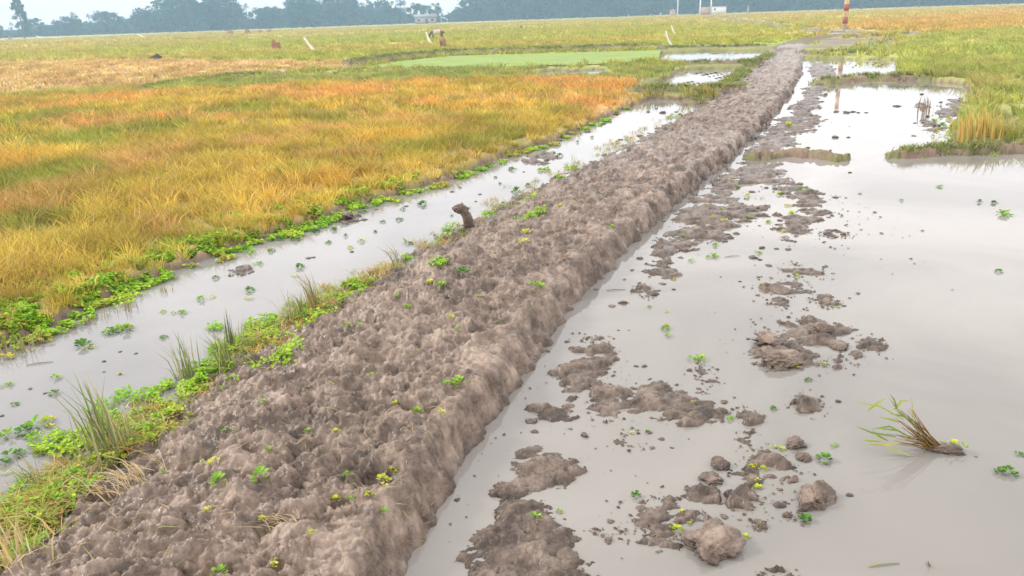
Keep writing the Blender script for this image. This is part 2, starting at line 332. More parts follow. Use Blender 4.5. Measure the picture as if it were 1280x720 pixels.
# mud left standing out of the water: (label, polygon px, height m, part of the dredged strip?)
ISL = [
 ('long ragged mud spit running out of the bottom edge beside the embankment ditch', [(580, 760), (588, 715), (578, 681), (608, 655), (620, 634), (618, 614), (642, 591), (652, 564), (682, 550), (685, 534), (665, 514), (689, 503), (722, 495), (722, 520), (712, 532), (699, 544), (726, 591), (719, 608), (669, 621), (705, 638), (719, 668), (722, 695), (765, 722), (800, 760)], .055),
 ('flat mud patch at the upper end of the long spit', [(699, 427), (722, 431), (759, 434), (779, 448), (759, 464), (739, 481), (725, 490), (702, 488), (695, 468), (705, 454), (715, 444)], .035),
 ('broad crumbled mud patch right of the long spit', [(730, 494), (740, 484), (756, 481), (796, 488), (816, 474), (850, 484), (880, 488), (902, 512), (895, 527), (860, 535), (823, 522), (796, 521), (776, 528), (745, 519)], .04),
 ('small mud hump carrying a weed below the broad crumbled patch', [(773, 550), (790, 537), (803, 548), (800, 560), (786, 562)], .045),
 ('narrow mud crust just above the long spit', [(728, 424), (745, 420), (762, 424), (745, 428)], .02),
 ('flat twin mud patch, topmost of the stack of islets in the right pond', [(973, 332), (991, 332), (1008, 335), (1028, 334), (1033, 344), (1021, 352), (1001, 344), (984, 344)], .04),
 ('rounded mud islet just above the largest mud islet', [(947, 365), (974, 350), (998, 347), (1018, 362), (1015, 369), (994, 371), (984, 384), (961, 384), (961, 374)], .05),
 ('small oval mud islet right of the rounded islet', [(1018, 374), (1035, 369), (1048, 377), (1045, 384), (1025, 384)], .05),
 ('largest mud islet, broad and lumpy, in the right pond', [(934, 441), (951, 429), (966, 414), (974, 402), (998, 407), (1018, 399), (1038, 402), (1058, 410), (1070, 412), (1062, 420), (1052, 430), (1041, 438), (1030, 435), (1025, 444), (1018, 458), (998, 460), (984, 465), (968, 466), (949, 458)], .065),
 ('small mud islet at the right tip of the largest islet', [(1073, 431), (1082, 421), (1097, 424), (1100, 434), (1085, 438)], .045),
 ('thin sliver of mud below the largest islet', [(1028, 457), (1050, 446), (1065, 450), (1054, 459)], .04),
 ('single round mud mound below the largest islet', [(986, 502), (993, 490), (1012, 490), (1032, 502), (1032, 513), (1011, 521), (997, 516)], .055),
 ('small mud scrap with grass right of the broad crumbled patch', [(912, 513), (924, 509), (951, 519), (949, 527), (931, 528)], .03),
 ('small mud scrap above the broad crumbled patch', [(868, 465), (880, 457), (900, 470), (902, 480), (877, 478)], .035),
 ('slim curved mud islet above the weedy mud mound', [(924, 544), (937, 539), (951, 549), (968, 556), (964, 563), (951, 562), (937, 562), (925, 553)], .045),
 ('weedy mud mound with yellow-green sprouts, beside the two big clods', [(919, 591), (929, 574), (944, 565), (964, 565), (984, 576), (998, 583), (1003, 594), (991, 605), (968, 605), (951, 611), (931, 609), (919, 602)], .06),
 ('mud patch between the weedy mound and the lower big clod', [(895, 616), (917, 608), (941, 610), (953, 631), (927, 638), (905, 635)], .04),
 ('ragged mud patch left of the lower big clod', [(779, 640), (800, 634), (833, 626), (860, 613), (897, 608), (902, 626), (877, 647), (852, 655), (850, 690), (823, 690), (803, 684), (796, 661), (783, 650)], .045),
 ('soft mud patch right of the lower big clod', [(955, 630), (978, 620), (996, 631), (990, 650), (972, 642)], .03),
 ('small soft mud hump under the weedy mound', [(938, 658), (948, 650), (958, 655), (955, 663), (942, 664)], .035),
 ('thin mud streak lying left of the ragged patch', [(738, 663), (762, 660), (793, 663), (793, 668), (755, 668)], .02),
 ('small mud lump at the bottom edge under the lower big clod', [(948, 722), (965, 712), (985, 716), (995, 724)], .03),
 ('dark mud scrap between the pond bund and the embankment', [(1011, 84), (1020, 78), (1041, 82), (1048, 95), (1025, 100), (1014, 94)], .07),
 ('mud tongue at the embankment toe below the far cross bund', [(1008, 110), (1028, 106), (1027, 127), (1015, 146), (992, 146), (986, 137), (1001, 122)], .06),
 ('mud shelf joining the embankment toe to the short bund stub', [(975, 147), (1018, 143), (1033, 151), (1018, 162), (1000, 168), (994, 184), (984, 194), (960, 199), (930, 196), (935, 181), (957, 162)], .06),
 ('long churned mud strip along the embankment toe', [(928, 204), (984, 206), (986, 221), (996, 229), (968, 230), (924, 231), (916, 246), (930, 256), (953, 260), (959, 273), (930, 283), (906, 289), (907, 301), (875, 302), (864, 315), (850, 326), (843, 347), (823, 345), (806, 338), (812, 322), (818, 300), (836, 284), (850, 258), (872, 246), (894, 226)], .055),
 ('second churned mud strip right of the long one', [(962, 230), (991, 230), (1025, 240), (1030, 255), (1018, 262), (1033, 265), (1033, 276), (1015, 284), (1008, 294), (990, 303), (966, 301), (978, 288), (962, 275), (990, 264), (994, 252), (975, 243)], .05),
 ('small mud scrap at the lower end of the churned strip', [(795, 358), (806, 353), (822, 368), (808, 371), (800, 366)], .04),
 ('small mud scrap in the right pond near the green rice edge', [(1143, 133), (1158, 127), (1162, 136), (1148, 138)], .06),
 ('ragged mud patch where the green rice meets the right pond', [(1146, 150), (1156, 140), (1166, 152), (1178, 160), (1170, 168), (1158, 164)], .06),
 ('grey-green mud shoal at the edge of the green rice, right pond', [(1168, 142), (1180, 128), (1200, 122), (1206, 134), (1196, 144), (1180, 148)], .06),
 ('tiny mud scrap beside the clods of the churned strips', [(1030, 293), (1040, 288), (1062, 291), (1055, 296), (1038, 298)], .04),
 ('brown mud hump in the left ditch near the ripe rice', [(420, 274), (432, 266), (450, 270), (446, 279), (425, 281)], .05),
 ('flat dark mud hump in the left ditch against the leafy bank', [(286, 339), (300, 334), (312, 338), (304, 345), (290, 345)], .05),
 ('brown mud tongue off the ripe rice bank in the left ditch', [(655, 200), (668, 188), (685, 190), (700, 198), (680, 205), (664, 206)], .05),
]
ISLW = [(l, WP(p), h) for l, p, h in ISL]
ISLC = [(sum(a for a, b in p) / len(p), sum(b for a, b in p) / len(p), ' '.join(l.replace(',', '').split()[:9])) for l, p, h in ISL]
def by_islet(px, py):
    return min(ISLC, key=lambda t: (t[0] - px) ** 2 + 4 * (t[1] - py) ** 2)[2]

# field zones, first match wins: (key, polygon or None, crop colours, stem height, ground colour)
Z_ORANGE = WP([(-700, 175), (-200, 142), (0, 131), (200, 121), (400, 111), (560, 105.5), (700, 104), (800, 110), (806, 126)] + DITCH_EDGE[::-1][1:] + [(-900, 900)])
Z_PALE = WP([(170, 121), (300, 103), (440, 90), (560, 89.5), (750, 85), (858, 84.5), (830, 106), (800, 110), (700, 104), (560, 105), (400, 111)])
Z_TAN = WP([(-900, 130), (-300, 95), (0, 80), (180, 77), (440, 80), (445, 89), (300, 99), (185, 117), (0, 128), (-200, 141), (-700, 174)])
Z_GREENR = WP([(1004, 73), (1040, 62), (1100, 54), (1180, 47), (1290, 38), (1900, 20), (2300, 200), (1300, 186), (1192, 184), (1190, 145), (1213, 120), (1204, 106), (1120, 98), (1116, 75)])
Z_ORR = WP([(1010, 36), (1050, 30), (1150, 21), (1290, 9), (1700, -2), (1900, 18), (1290, 36), (1160, 42), (1060, 38)])
Z_MIDG = WP([(560, 71), (700, 58), (900, 45), (1000, 43), (1030, 48), (985, 58), (960, 64), (840, 63.5), (700, 66)])
ORANGE = np.array([(.74, .44, .09), (.72, .49, .08), (.76, .57, .15), (.58, .49, .08), (.46, .38, .07), (.78, .52, .20), (.74, .40, .10)])
GREEN = np.array([(.20, .34, .04), (.28, .38, .05), (.14, .30, .04), (.36, .42, .06)])
PALE = np.array([(.34, .42, .12), (.42, .44, .13), (.28, .38, .09), (.48, .44, .15)])
TAN = np.array([(.70, .52, .26), (.74, .56, .32), (.62, .50, .20), (.56, .36, .18), (.56, .52, .18)])
OLIVE = np.array([(.50, .46, .12), (.56, .48, .15), (.40, .44, .10), (.58, .44, .14)])
GREENR = np.array([(.42, .50, .12), (.50, .52, .14), (.34, .46, .09), (.56, .50, .18)])
ORR = np.array([(.62, .38, .13), (.66, .42, .16), (.56, .42, .12), (.50, .42, .10)])
GREEN_SPOTS = [((55, 236), 1.1), ((185, 168), 1.5), ((310, 146), 1.4), ((30, 300), .5), ((365, 232), .35), ((90, 190), 1.3), ((60, 155), 1.6), ((20, 185), 1.0)]
GREEN_SPOTS = [(W(*p), r) for p, r in GREEN_SPOTS]

def zones(x, y):
    """index of the crop zone for each point; edges wander a little"""
    s = np.clip(np.hypot(x, y) * .012, .03, 1.5)
    jx = x + (fbm(x * .9, y * .9, 3, 50) - .5) * s * 2; jy = y + (fbm(x * .9, y * .9, 3, 60) - .5) * s * 4
    z = np.full(x.shape, 0)
    z[psdf(jx, jy, Z_MIDG) > 0] = 5
    z[psdf(jx, jy, Z_ORR) > 0] = 4
    z[psdf(jx, jy, Z_GREENR) > 0] = 3
    z[psdf(jx, jy, Z_TAN) > 0] = 2
    z[psdf(jx, jy, Z_PALE) > 0] = 1
    z[psdf(jx, jy, Z_ORANGE) > 0] = 6
    return z
PAL = {0: OLIVE, 1: PALE, 2: TAN, 3: GREENR, 4: ORR, 5: OLIVE * np.array([.95, 1.02, .9]), 6: ORANGE}
def pick(pal, n, u):
    """palette colour by smooth value u in 0..1"""
    k = np.clip(u * len(pal), 0, len(pal) - 1e-3); i = k.astype(int); f = (k - i)[:, None]
    return pal[i] * (1 - f) + pal[(i + 1) % len(pal)] * f
def crop_colour(x, y, z):
    n = len(x); c = np.zeros((n, 3))
    u = np.clip(fbm(x * .55, y * .55, 4, 70) * 1.7 - .35, 0, 1) * .75 + RNG.random(n) * .25
    for k, p in PAL.items():
        m = z == k
        if m.any(): c[m] = pick(p, m.sum(), u[m])
    m = z == 6
    if m.any():
        g = ss(.66, .80, fbm(x[m] * .8, y[m] * .45, 3, 90))*.5
        for p, r in GREEN_SPOTS:
            d = np.hypot((x[m] - p[0]), (y[m] - p[1]) * .75) / r
            g = np.maximum(g, .75 * ss(1.0, .3, d + (fbm(x[m] * 3, y[m] * 3, 2, 33) - .5) * .8))
        gc = pick(GREEN, m.sum(), RNG.random(m.sum())); c[m] = c[m] * (1 - g[:, None]) + gc * g[:, None]
    m = (z == 0) | (z == 5)
    if m.any():      # broad ripening bands across the far paddies
        b = fbm(x[m] * .012 + 3, y[m] * .05, 3, 120)
        w_ = ss(.5, .68, b)[:, None]; c[m] = c[m] * (1 - w_) + (c[m] * .3 + np.array((.66, .46, .14)) * .7) * w_
        w_ = ss(.48, .3, b)[:, None]; c[m] = c[m] * (1 - w_) + (c[m] * .5 + np.array((.34, .46, .07)) * .5) * w_
    return c

bdir = L_R[8] - L_R[2]; bdir = bdir / np.hypot(*bdir); bnor = np.array([bdir[1], -bdir[0]])
def terrain(x, y):
    """height and owner: -1 field ground, 0 embankment, 1 cross bund, 100+i mud islet i"""
    r = np.hypot(x, y)
    wx = x + (fbm(x * 9, y * 9, 3, 1) - .5) * .15 * np.clip(r / 6, .5, 2.4); wy = y + (fbm(x * 9, y * 9, 3, 5) - .5) * .15 * np.clip(r / 6, .5, 2.4)
    z = .10 + (fbm(x * .7, y * .7, 3, 2) - .5) * .05; own = np.full(x.shape, -1)
    for P, dep in ((P_DITCH, .22), (P_RIGHT, .22), (P_FAR1, .3), (P_FAR2, .3)):
        s = psdf_box(wx, wy, P, 2); z = np.where(s > -9, z * (1 - ss(-dep, dep * .5, s)) - .14 * ss(-dep, dep * .6, s), z)
    for pi_, P in enumerate(P_PUD):
        pa, pb2 = (-.5, -.1) if pi_ < 2 else (-.12, .1)
        s = psdf_box(wx, wy, P, 2); z = np.where(s > -9, z * (1 - ss(pa, pb2, s)) - .1 * ss(pa, pb2, s), z)
    # cross bunds
    for L, w, h, k in BUNDW:
        m = (x > L[:, 0].min() - 2) & (x < L[:, 0].max() + 2) & (y > L[:, 1].min() - 2) & (y < L[:, 1].max() + 2)
        if not m.any(): continue
        d = np.full(x.shape, 9.); d[m] = ldist(wx[m], wy[m], L)
        hh = -.1 + (h + .1) * ss(w * 1.5, w * .45, d) * (1 + .25 * (fbm(x * 5, y * 5, 3, 8) - .5)); up = (hh > z) & m
        z = np.where(up, hh, z); own[up & (hh > -.06)] = 1
    # islets
    near = fbm(x * 7, y * 7, 4, 21); lump = clodn(x * 13, y * 13, 3); lump2 = clodn(x * 29, y * 29, 7); rg = ridg(x * 9, y * 9, 4, 40)
    isn = fbm(x * 5.5 + 9, y * 8.5, 5, 24, .62); flake = np.minimum(clodn(x * 9, y * 14, 30), .38) * 1.6; fin = fbm(x * 24, y * 34, 4, 26, .6); pitl = np.maximum(0, clodn(x * 17, y * 26, 61) - .15); qx = x + (fin - .5) * .03; qy = y + (near - .5) * .05; f1 = facet(qx * 7.5, qy * 11, 131); f2 = facet(qx * 19, qy * 27, 141); f3 = facet(qx * 44 + qy * 9, qy * 52, 151)
    for i, (lab, P, h) in enumerate(ISLW):
        s = psdf_box(wx, wy, P, .5) + (fin - .5) * .12
        m = s > -.4
        if not m.any(): continue
        e = .10 * np.clip(np.sqrt(max(.02, (np.ptp(P[:, 0]) * np.ptp(P[:, 1])))), .4, 1.5)
        hh = -.06 + (h * .50 + .062) * ss(-e * 1.1, e, s[m]) + (isn[m] - .47) * .19 + (f1[m] - .22) * .05 + (f2[m] - .25) * .05 + (f3[m] - .28) * .022 - .006; hh = np.where(hh > 0, np.minimum(hh, .5) * .46, hh)
        f = np.clip(ss(-.13, -.0, s[m]), 0, 1); hh = hh * f - .1 * (1 - f)
        up = hh > z[m]; zi = z[m]; zi[up] = hh[up]; z[m] = zi
        oi = own[m]; oi[up & (s[m] > -.12)] = 100 + i; own[m] = oi
    # main embankment
    m = psdf_box(x, y, P_BUND, .6) > -.5
    if m.any():
        xm, ym = wx[m], wy[m]; s = psdf(xm, ym, P_BUND); dl = ldist(xm, ym, L_L); dr = ldist(xm, ym, L_R)
        sg = np.where(s > 0, 1, -1)
        dl = np.where((s < 0), -dl, dl); dr = np.where(s < 0, -dr, dr)
        rr = r[m]
        al = x[m] * bdir[0] + y[m] * bdir[1]; ac = x[m] * bnor[0] + y[m] * bnor[1]
        groove = (ridg(al * 7 + ac * 1.5, ac * 1.2, 3, 77) - .6) * .06
        H_ = BUND_H * (1 - .25 * ss(6, 14, rr)) * (1 - .5 * ss(22, 38, rr)) * (.93 + .3 * (fbm(x[m] * 1.2, y[m] * 1.2, 3, 66) - .5))
        side = ss(-.02, .14, dr + groove * .7)
        top = H_ * side * (.12 + .88 * ss(-.02, .9, dl)) * ss(-.06, .05, s)
        pits = np.maximum(0, clodn(x[m] * 5.5 + 3, y[m] * 8, 91) - .25) + .6 * np.maximum(0, clodn(x[m] * 11, y[m] * 17, 95) - .2)
        q = fbm(x[m] * 3.2 + 4, y[m] * 5.5, 4, 72, .55) * 8; qf = q - np.floor(q); terr = (np.floor(q) + ss(.40, .60, qf) - 4.) * .024
        rough = (isn[m] - .5) * .035 + terr * .3 + (f1[m] - .28) * .05 + (f2[m] - .28) * .05 + (f3[m] - .28) * .028 - pits * .075 + (fin[m] - .5) * .020 + .004
        wt_ = .45 + .55 * ss(.10, .30, dr)
        hh = -.12 + (top + .12) * ss(-.05, .02, s) + rough * wt_ * ss(-.05, .12, s)
        up = (s > -.06) & (hh > z[m] - .5) ; zi = z[m]; zi = np.where(s > -.02, np.maximum(hh, np.where(own[m] == 1, zi, -.14)), np.maximum(zi, np.where(s > -.06, hh, -9)))
        z[m] = zi; oi = own[m]; oi[s > 0.0] = 0; own[m] = oi
    # field soil micro relief
    fm = own == -1
    z = z + np.where(fm & (z > .0), (rg - .6) * .04 * ss(.0, .08, z) + (lump - .2) * .02, 0)
    z = z + np.where(own == 1, (rg - .6) * .05 + (lump - .2) * .03, 0)
    return z, own

def grid(az0, az1, na, rs):
    az = np.linspace(az0, az1, na); A, Rr = np.meshgrid(az, rs); return (Rr * np.sin(A)).ravel(), (Rr * np.cos(A)).ravel(), na, len(rs)
def rows(y0, y1, n):
    """radii whose sight lines are evenly spaced in the view"""
    t = np.linspace(math.atan(CAM_H / y0), math.atan(CAM_H / y1), n); return CAM_H / np.tan(t)
patches = [grid(rad(-44), rad(46), 1500, rows(1.25, 13.0, 820)), grid(rad(-46), rad(48), 900, rows(12.9, 900, 330))]
gverts = {}; islands = {}
TERR = []
def lookup(x, y):
    return terrain(np.asarray(x, float), np.asarray(y, float))[0]
def soil_colour(x, y, z):
    zn = zones(x, y); c = crop_colour(x, y, zn); r = np.hypot(x, y)
    mudc = np.stack([np.full(x.shape, .215), np.full(x.shape, .155), np.full(x.shape, .115)], 1)
    # under the crop the soil is mud with dead straw; far away the crop closes over it
    w_ = ss(9, 45, r)[:, None]; strawy = mudc * .55 + c * .45
    c2 = strawy * (1 - w_) + c * w_
    nearwater = ss(.085, .03, z)[:, None] * (r < 60)[:, None]; c2 = c2 * (1 - nearwater) + mudc * nearwater
    s = psdf(x + (fbm(x, y, 2, 4) - .5) * 1.0, y + (fbm(x, y, 2, 9) - .5) * 2, P_TRAIL)
    t = (ss(-.25, .35, s) * (1 - .4 * ss(.55, .68, fbm(x * .8, y * .45, 3, 58))))[:, None]; tr = np.array([.25, .205, .155]) * (.8 + .4 * fbm(x * 2, y * 2, 3, 14))[:, None]
    c2 = c2 * (1 - t) + tr * t
    bare = (ss(-.2, .4, psdf(x, y, P_BARE)) + ss(-.2, .4, psdf(x, y, P_BARE2)) > .5)[:, None] * (1 - t); c2 = c2 * (1 - bare * .8) + bare * .8 * (np.array([.20, .20, .085]) * (.7 + .6 * fbm(x * 3, y * 3, 3, 19))[:, None])
    # rubble apron of the painted pole
    pb = W(1060, 45); d = np.hypot(x - pb[0], (y - pb[1]) * .5) / 1.5; t = ss(1.2, .5, d + (fbm(x * 2, y * 2, 2, 3) - .5))[:, None]
    return c2 * (1 - t) + np.array([.46, .46, .42]) * t
for gi, (gx, gy, na, nr_) in enumerate(patches):
    z, own = terrain(gx, gy)
    if gi == 1: z = z - .012 * ss(14.0, 13.0, np.hypot(gx, gy))
    idx = np.arange(na * nr_).reshape(nr_, na)
    Fq = np.stack([idx[:-1, :-1], idx[:-1, 1:], idx[1:, 1:], idx[1:, :-1]], -1).reshape(-1, 4)
    fo = np.max(own[Fq], axis=1); zt = np.max(z[Fq], axis=1)
    keep = zt > -.03
    for k in np.unique(fo):
        m = keep & (fo == k)
        if not m.any(): continue
        f = Fq[m]; u, inv = np.unique(f, return_inverse=True)
        gverts.setdefault(int(k), []).append((np.stack([gx[u], gy[u], z[u]], 1), inv.reshape(f.shape)))
def merged(lst):
    V = []; Fs = []; b = 0
    for v, f in lst: V.append(v); Fs.append(f + b); b += len(v)
    return np.vstack(V), np.vstack(Fs)
for k, lst in gverts.items():
    V, Fs = merged(lst)
    if k == -1:
        o = mk('field_ground', V, Fs, GROUND, col=soil_colour(V[:, 0], V[:, 1], V[:, 2]))
        tag(o, 'flat paddy field ground reaching to the far trees', 'ground', kind='structure')
    elif k == 0:
        o = mk('embankment_ground', V, Fs, MUD); tag(o, 'fresh brown mud embankment running from the bottom left to the far path', 'embankment', kind='structure')
    elif k == 1:
        c = soil_colour(V[:, 0], V[:, 1], V[:, 2] + 1)
        n = ss(.42, .6, fbm(V[:, 0] * 2.5, V[:, 1] * 2.5, 3, 5))[:, None]
        c = np.array([.22, .16, .115]) * (1 - n * .65) + np.array([.17, .20, .06]) * n * .65
        o = mk('paddy_bund_ground', V, Fs, GROUND, col=c); tag(o, 'low muddy bunds between the flooded paddies', 'bund', kind='structure')
    else:
        i = k - 100; ctr = ISLW[i][1].mean(0)
        V = V - np.array([ctr[0], ctr[1], 0])
        o = mk('mud_islet' if V[:, 2].max() > .02 else 'mud_islet', V, Fs, ISLM, loc=(ctr[0], ctr[1], 0))
        tag(o, ISLW[i][0], 'mud islet', 'mud islets standing out of the water')
# the wide ground sheet under and around everything
gs = 900.; mk_ = mk('land', [(-gs, -80, -.3), (gs, -80, -.3), (gs, gs, -.3), (-gs, gs, -.3)], [(0, 1, 2, 3)], mat_plain('bed_mud', (.25, .2, .14)))
tag(mk_, 'muddy bed of land under the fields and ponds', 'ground', kind='structure')

# ---------------------------------------------------------------- water
def sheet(name, poly, mat, label, z=0.):
    V = [(p[0], p[1], z) for p in poly]; n = len(V)
    o = mk(name, V, [tuple(range(n))], mat, smooth=False); tag(o, label, 'water', kind='structure'); return o
mid = (L_L[4:-1] + L_R[[4, 5, 6, 7, 8, 9, 10, 11, 12, 13, 14]][:len(L_L[4:-1])]) / 2 if False else None
C_ = [(150, 1000), (240, 720), (400, 520), (560, 400), (700, 290), (850, 185), (930, 120), (975, 80), (985, 62)]
cw = WP(C_)
near_l = np.array([[-12., -2.]]); back = np.array([[cw[0][0], -2.]])
sheet('ditch_water', np.vstack([back, cw, [[cw[-1][0] - 45, cw[-1][1]]], [[-30, cw[-1][1]]], [[-30, -2]]]), DWATER, 'silty water in the ditch left of the embankment')
sheet('pond_water', np.vstack([back, [[28, -2]], [[28, cw[-1][1]]], cw[::-1]]), WATER, 'silty still water of the flooded paddies right of the embankment')
DW = mat_plain('duckweed_cover', (.25, .33, .10), .8, .10, .6, .01, 8); DW.node_tree.nodes['Principled BSDF'].inputs['Specular IOR Level'].default_value = .08
V = P_SEED; o = mk('algae_water', [(p[0], p[1], .135) for p in V], [tuple(range(len(V)))], DW, smooth=False)
tag(o, 'pale green weed-covered water of the far nursery paddy', 'water', kind='structure')

# ---------------------------------------------------------------- haze
hz = bpy.data.meshes.new('haze'); x0, x1, y0, y1, z0, z1 = -950, 950, -90, 950, -1.4, 34
hz.from_pydata([(a, b, c) for c in (z0, z1) for a, b in ((x0, y0), (x1, y0), (x1, y1), (x0, y1))], [], [(3, 2, 1, 0), (4, 5, 6, 7), (0, 1, 5, 4), (1, 2, 6, 5), (2, 3, 7, 6), (3, 0, 4, 7)])
hm = bpy.data.materials.new('haze_air'); hm.use_nodes = True; hn = hm.node_tree; hn.nodes.clear()
ho = hn.nodes.new('ShaderNodeOutputMaterial'); hv = hn.nodes.new('ShaderNodeVolumePrincipled'); hv.inputs['Density'].default_value = .0013
hv.inputs['Color'].default_value = (.58, .84, 1., 1); hv.inputs['Anisotropy'].default_value = .2
hn.links.new(hv.outputs[0], ho.inputs['Volume']); hz.materials.append(hm)
hzo = bpy.data.objects.new('haze', hz); COL.objects.link(hzo); tag(hzo, 'thin bluish haze over the fields', 'haze', kind='stuff')

# ---------------------------------------------------------------- blades and leaves
def blades(P, az, lean, h, w, col, segs=2, droop=.0):
    n = len(P); d = np.stack([np.cos(az), np.sin(az), np.zeros(n)], 1)
    fa = RNG.random(n) * math.pi; pw = np.stack([np.cos(fa), np.sin(fa), np.zeros(n)], 1) * (w / 2)[:, None]
    up = np.array([0, 0, 1.])
    if segs == 1:
        V = np.stack([P - pw, P + pw, P + d * (lean * h)[:, None] + up * h[:, None]], 1); F1 = np.array([[0, 1, 2]])
        k = 3
    else:
        mid = P + d * (lean * h * .4)[:, None] + up * (h * .62)[:, None]
        tip = P + d * (lean * h * (1 + droop))[:, None] + up * (h * (1 - droop * .5))[:, None]
        V = np.stack([P - pw, P + pw, mid - pw * .8, mid + pw * .8, tip], 1); k = 5; F1 = np.array([[0, 1, 3], [0, 3, 2], [2, 3, 4]])
    F_ = (np.arange(n)[:, None, None] * k + F1[None]).reshape(-1, 3)
    return V.reshape(-1, 3), F_, np.repeat(col, k, axis=0)
def leaves(P, size, col, tilt=.5, nseg=5):
    """small rounded leaves"""
    n = len(P); a = RNG.random(n) * 2 * math.pi; t = (RNG.random(n) ** .8) * tilt * 1.4; ph = RNG.random(n) * 2 * math.pi
    nrm = np.stack([np.sin(t) * np.cos(ph), np.sin(t) * np.sin(ph), np.cos(t)], 1)
    u = np.stack([np.cos(a), np.sin(a), np.zeros(n)], 1); u -= nrm * (u * nrm).sum(1)[:, None]; u /= np.linalg.norm(u, axis=1)[:, None]
    v = np.cross(nrm, u); ring = []
    asp = .7 + RNG.random(n) * .35
    for k in range(nseg):
        an = 2 * math.pi * k / nseg; ring.append(P + (u * math.cos(an) + v * (math.sin(an) * asp)[:, None]) * size[:, None] + nrm * (size * .22)[:, None])
    V = np.stack([P] + ring, 1); F1 = np.array([[0, k + 1, (k + 1) % nseg + 1] for k in range(nseg)])
    F_ = (np.arange(n)[:, None, None] * (nseg + 1) + F1[None]).reshape(-1, 3)
    return V.reshape(-1, 3), F_, np.repeat(col, nseg + 1, axis=0)
def join(L):
    V = []; Fs = []; C = []; b = 0
    for v, f, c in L: V.append(v); Fs.append(f + b); C.append(c); b += len(v)
    return np.vstack(V), np.vstack(Fs), np.vstack(C)

# crops: one object per zone
ZN = {0: ('distant_rice', 'far paddies of olive and yellow rice below the trees'), 1: ('young_rice', 'pale green strip of young rice between ripe field and nursery paddy'),
      2: ('dry_rice_stubble', 'tan dry stubble field at the far left'), 3: ('green_rice', 'green rice field right of the flooded paddies'),
      4: ('ripening_rice', 'orange ripening rice beyond the painted pole'), 5: ('grass_meadow', 'yellow green rice between nursery paddy and dirt path'),
      6: ('ripe_rice', 'ripe golden orange rice left of the ditch')}
HT = {0: .26, 1: .17, 2: .18, 3: .24, 4: .26, 5: .18, 6: .21}
acc = {k: [] for k in ZN}
bands = [(2.5, 8, 100, 28, .0058, 1), (8, 15, 60, 24, .0085, 1), (15, 30, 22, 20, .015, 1), (30, 60, 6.5, 14, .035, 1.0), (60, 120, 1.6, 11, .08, 1.1), (120, 300, .28, 9, .2, 1.3)]
for (r0, r1, dens, nb, bw, hs) in bands:
    a0, a1 = rad(-43), rad(43); n = int(.5 * (a1 - a0) * (r1 * r1 - r0 * r0) * dens)
    rr = np.sqrt(RNG.random(n) * (r1 * r1 - r0 * r0) + r0 * r0); aa = a0 + RNG.random(n) * (a1 - a0)
    x = rr * np.sin(aa); y = rr * np.cos(aa)
    z, own = terrain(x, y); zn = zones(x, y)
    ok = (own == -1) & (z > .055) & (psdf(x, y, P_SEED) < .1) & ((psdf(x, y, P_TRAIL) < -.1) | (fbm(x * .9, y * .5, 3, 59) > .66)) & (psdf(x, y, P_BARE) < 0) & (psdf(x, y, P_PUD[0]) < -.5) & (psdf(x, y, P_PUD[1]) < -.5) & ((psdf(x, y, P_BARE2) < 0) | (fbm(x * 1.5, y * 1.5, 3, 56) > .56))
    pb = W(1060, 45); ok &= np.hypot(x - pb[0], (y - pb[1]) * .5) > 1.3
    # right field is a sparse wet margin near the pond
    ok &= ~((zn == 3) & (rr < 22) & (fbm(x * 1.7, y * 1.7, 3, 55) < .42))
    x, y, z, zn = x[ok], y[ok], z[ok], zn[ok]; rr = rr[ok]; n = len(x)
    cc = crop_colour(x, y, zn) * (.68 + .5 * RNG.random((len(x), 1))) * (.62 + .8 * fbm(x * 2.6, y * 2.6, 2, 47))[:, None]; hh = np.array([HT[k] for k in range(7)])[zn] * hs * (.7 + .6 * fbm(x * 1.6, y * 1.6, 3, 41)) * (.85 + .3 * RNG.random(n))
    # shorter, sparser towards the bank
    de = ldist(x, y, P_DITCH[:len(DITCH_EDGE)]); hh = np.where(zn == 6, hh * (.55 + .45 * ss(.25, 1.0, de)), hh)
    spread = .05 + bw * 3.
    ti = np.repeat(np.arange(n), nb); N_ = n * nb
    ja = RNG.random(N_) * 2 * math.pi; jr = np.sqrt(RNG.random(N_)) * spread
    P = np.stack([x[ti] + np.cos(ja) * jr, y[ti] + np.sin(ja) * jr, z[ti] - .02], 1)
    lean = .25 + RNG.random(N_) * .85; wind = .9
    az = np.where(RNG.random(N_) < .22, 2.6 + RNG.normal(0, .6, N_), ja)
    h = hh[ti] * (.6 + .6 * RNG.random(N_)); w = bw * (.7 + .7 * RNG.random(N_))
    col = cc[ti] * (.78 + .44 * RNG.random(N_))[:, None] * np.array([1, .94, .9]) ** (RNG.random(N_)[:, None] * 2)
    dead = RNG.random(N_) < .08; col[dead] = np.array([.50, .36, .17]) * (.7 + .5 * RNG.random(dead.sum()))[:, None]
    for k in ZN:
        m = zn[ti] == k
        if m.any(): acc[k].append(blades(P[m], az[m], lean[m], h[m], w[m], col[m], 2 if r0 < 60 else 1, .12))
for k, L in acc.items():
    if L:
        V, Fs, C = join(L); o = mk(ZN[k][0], V, Fs, LEAF, col=C, smooth=False); tag(o, ZN[k][1], 'crop', kind='stuff')

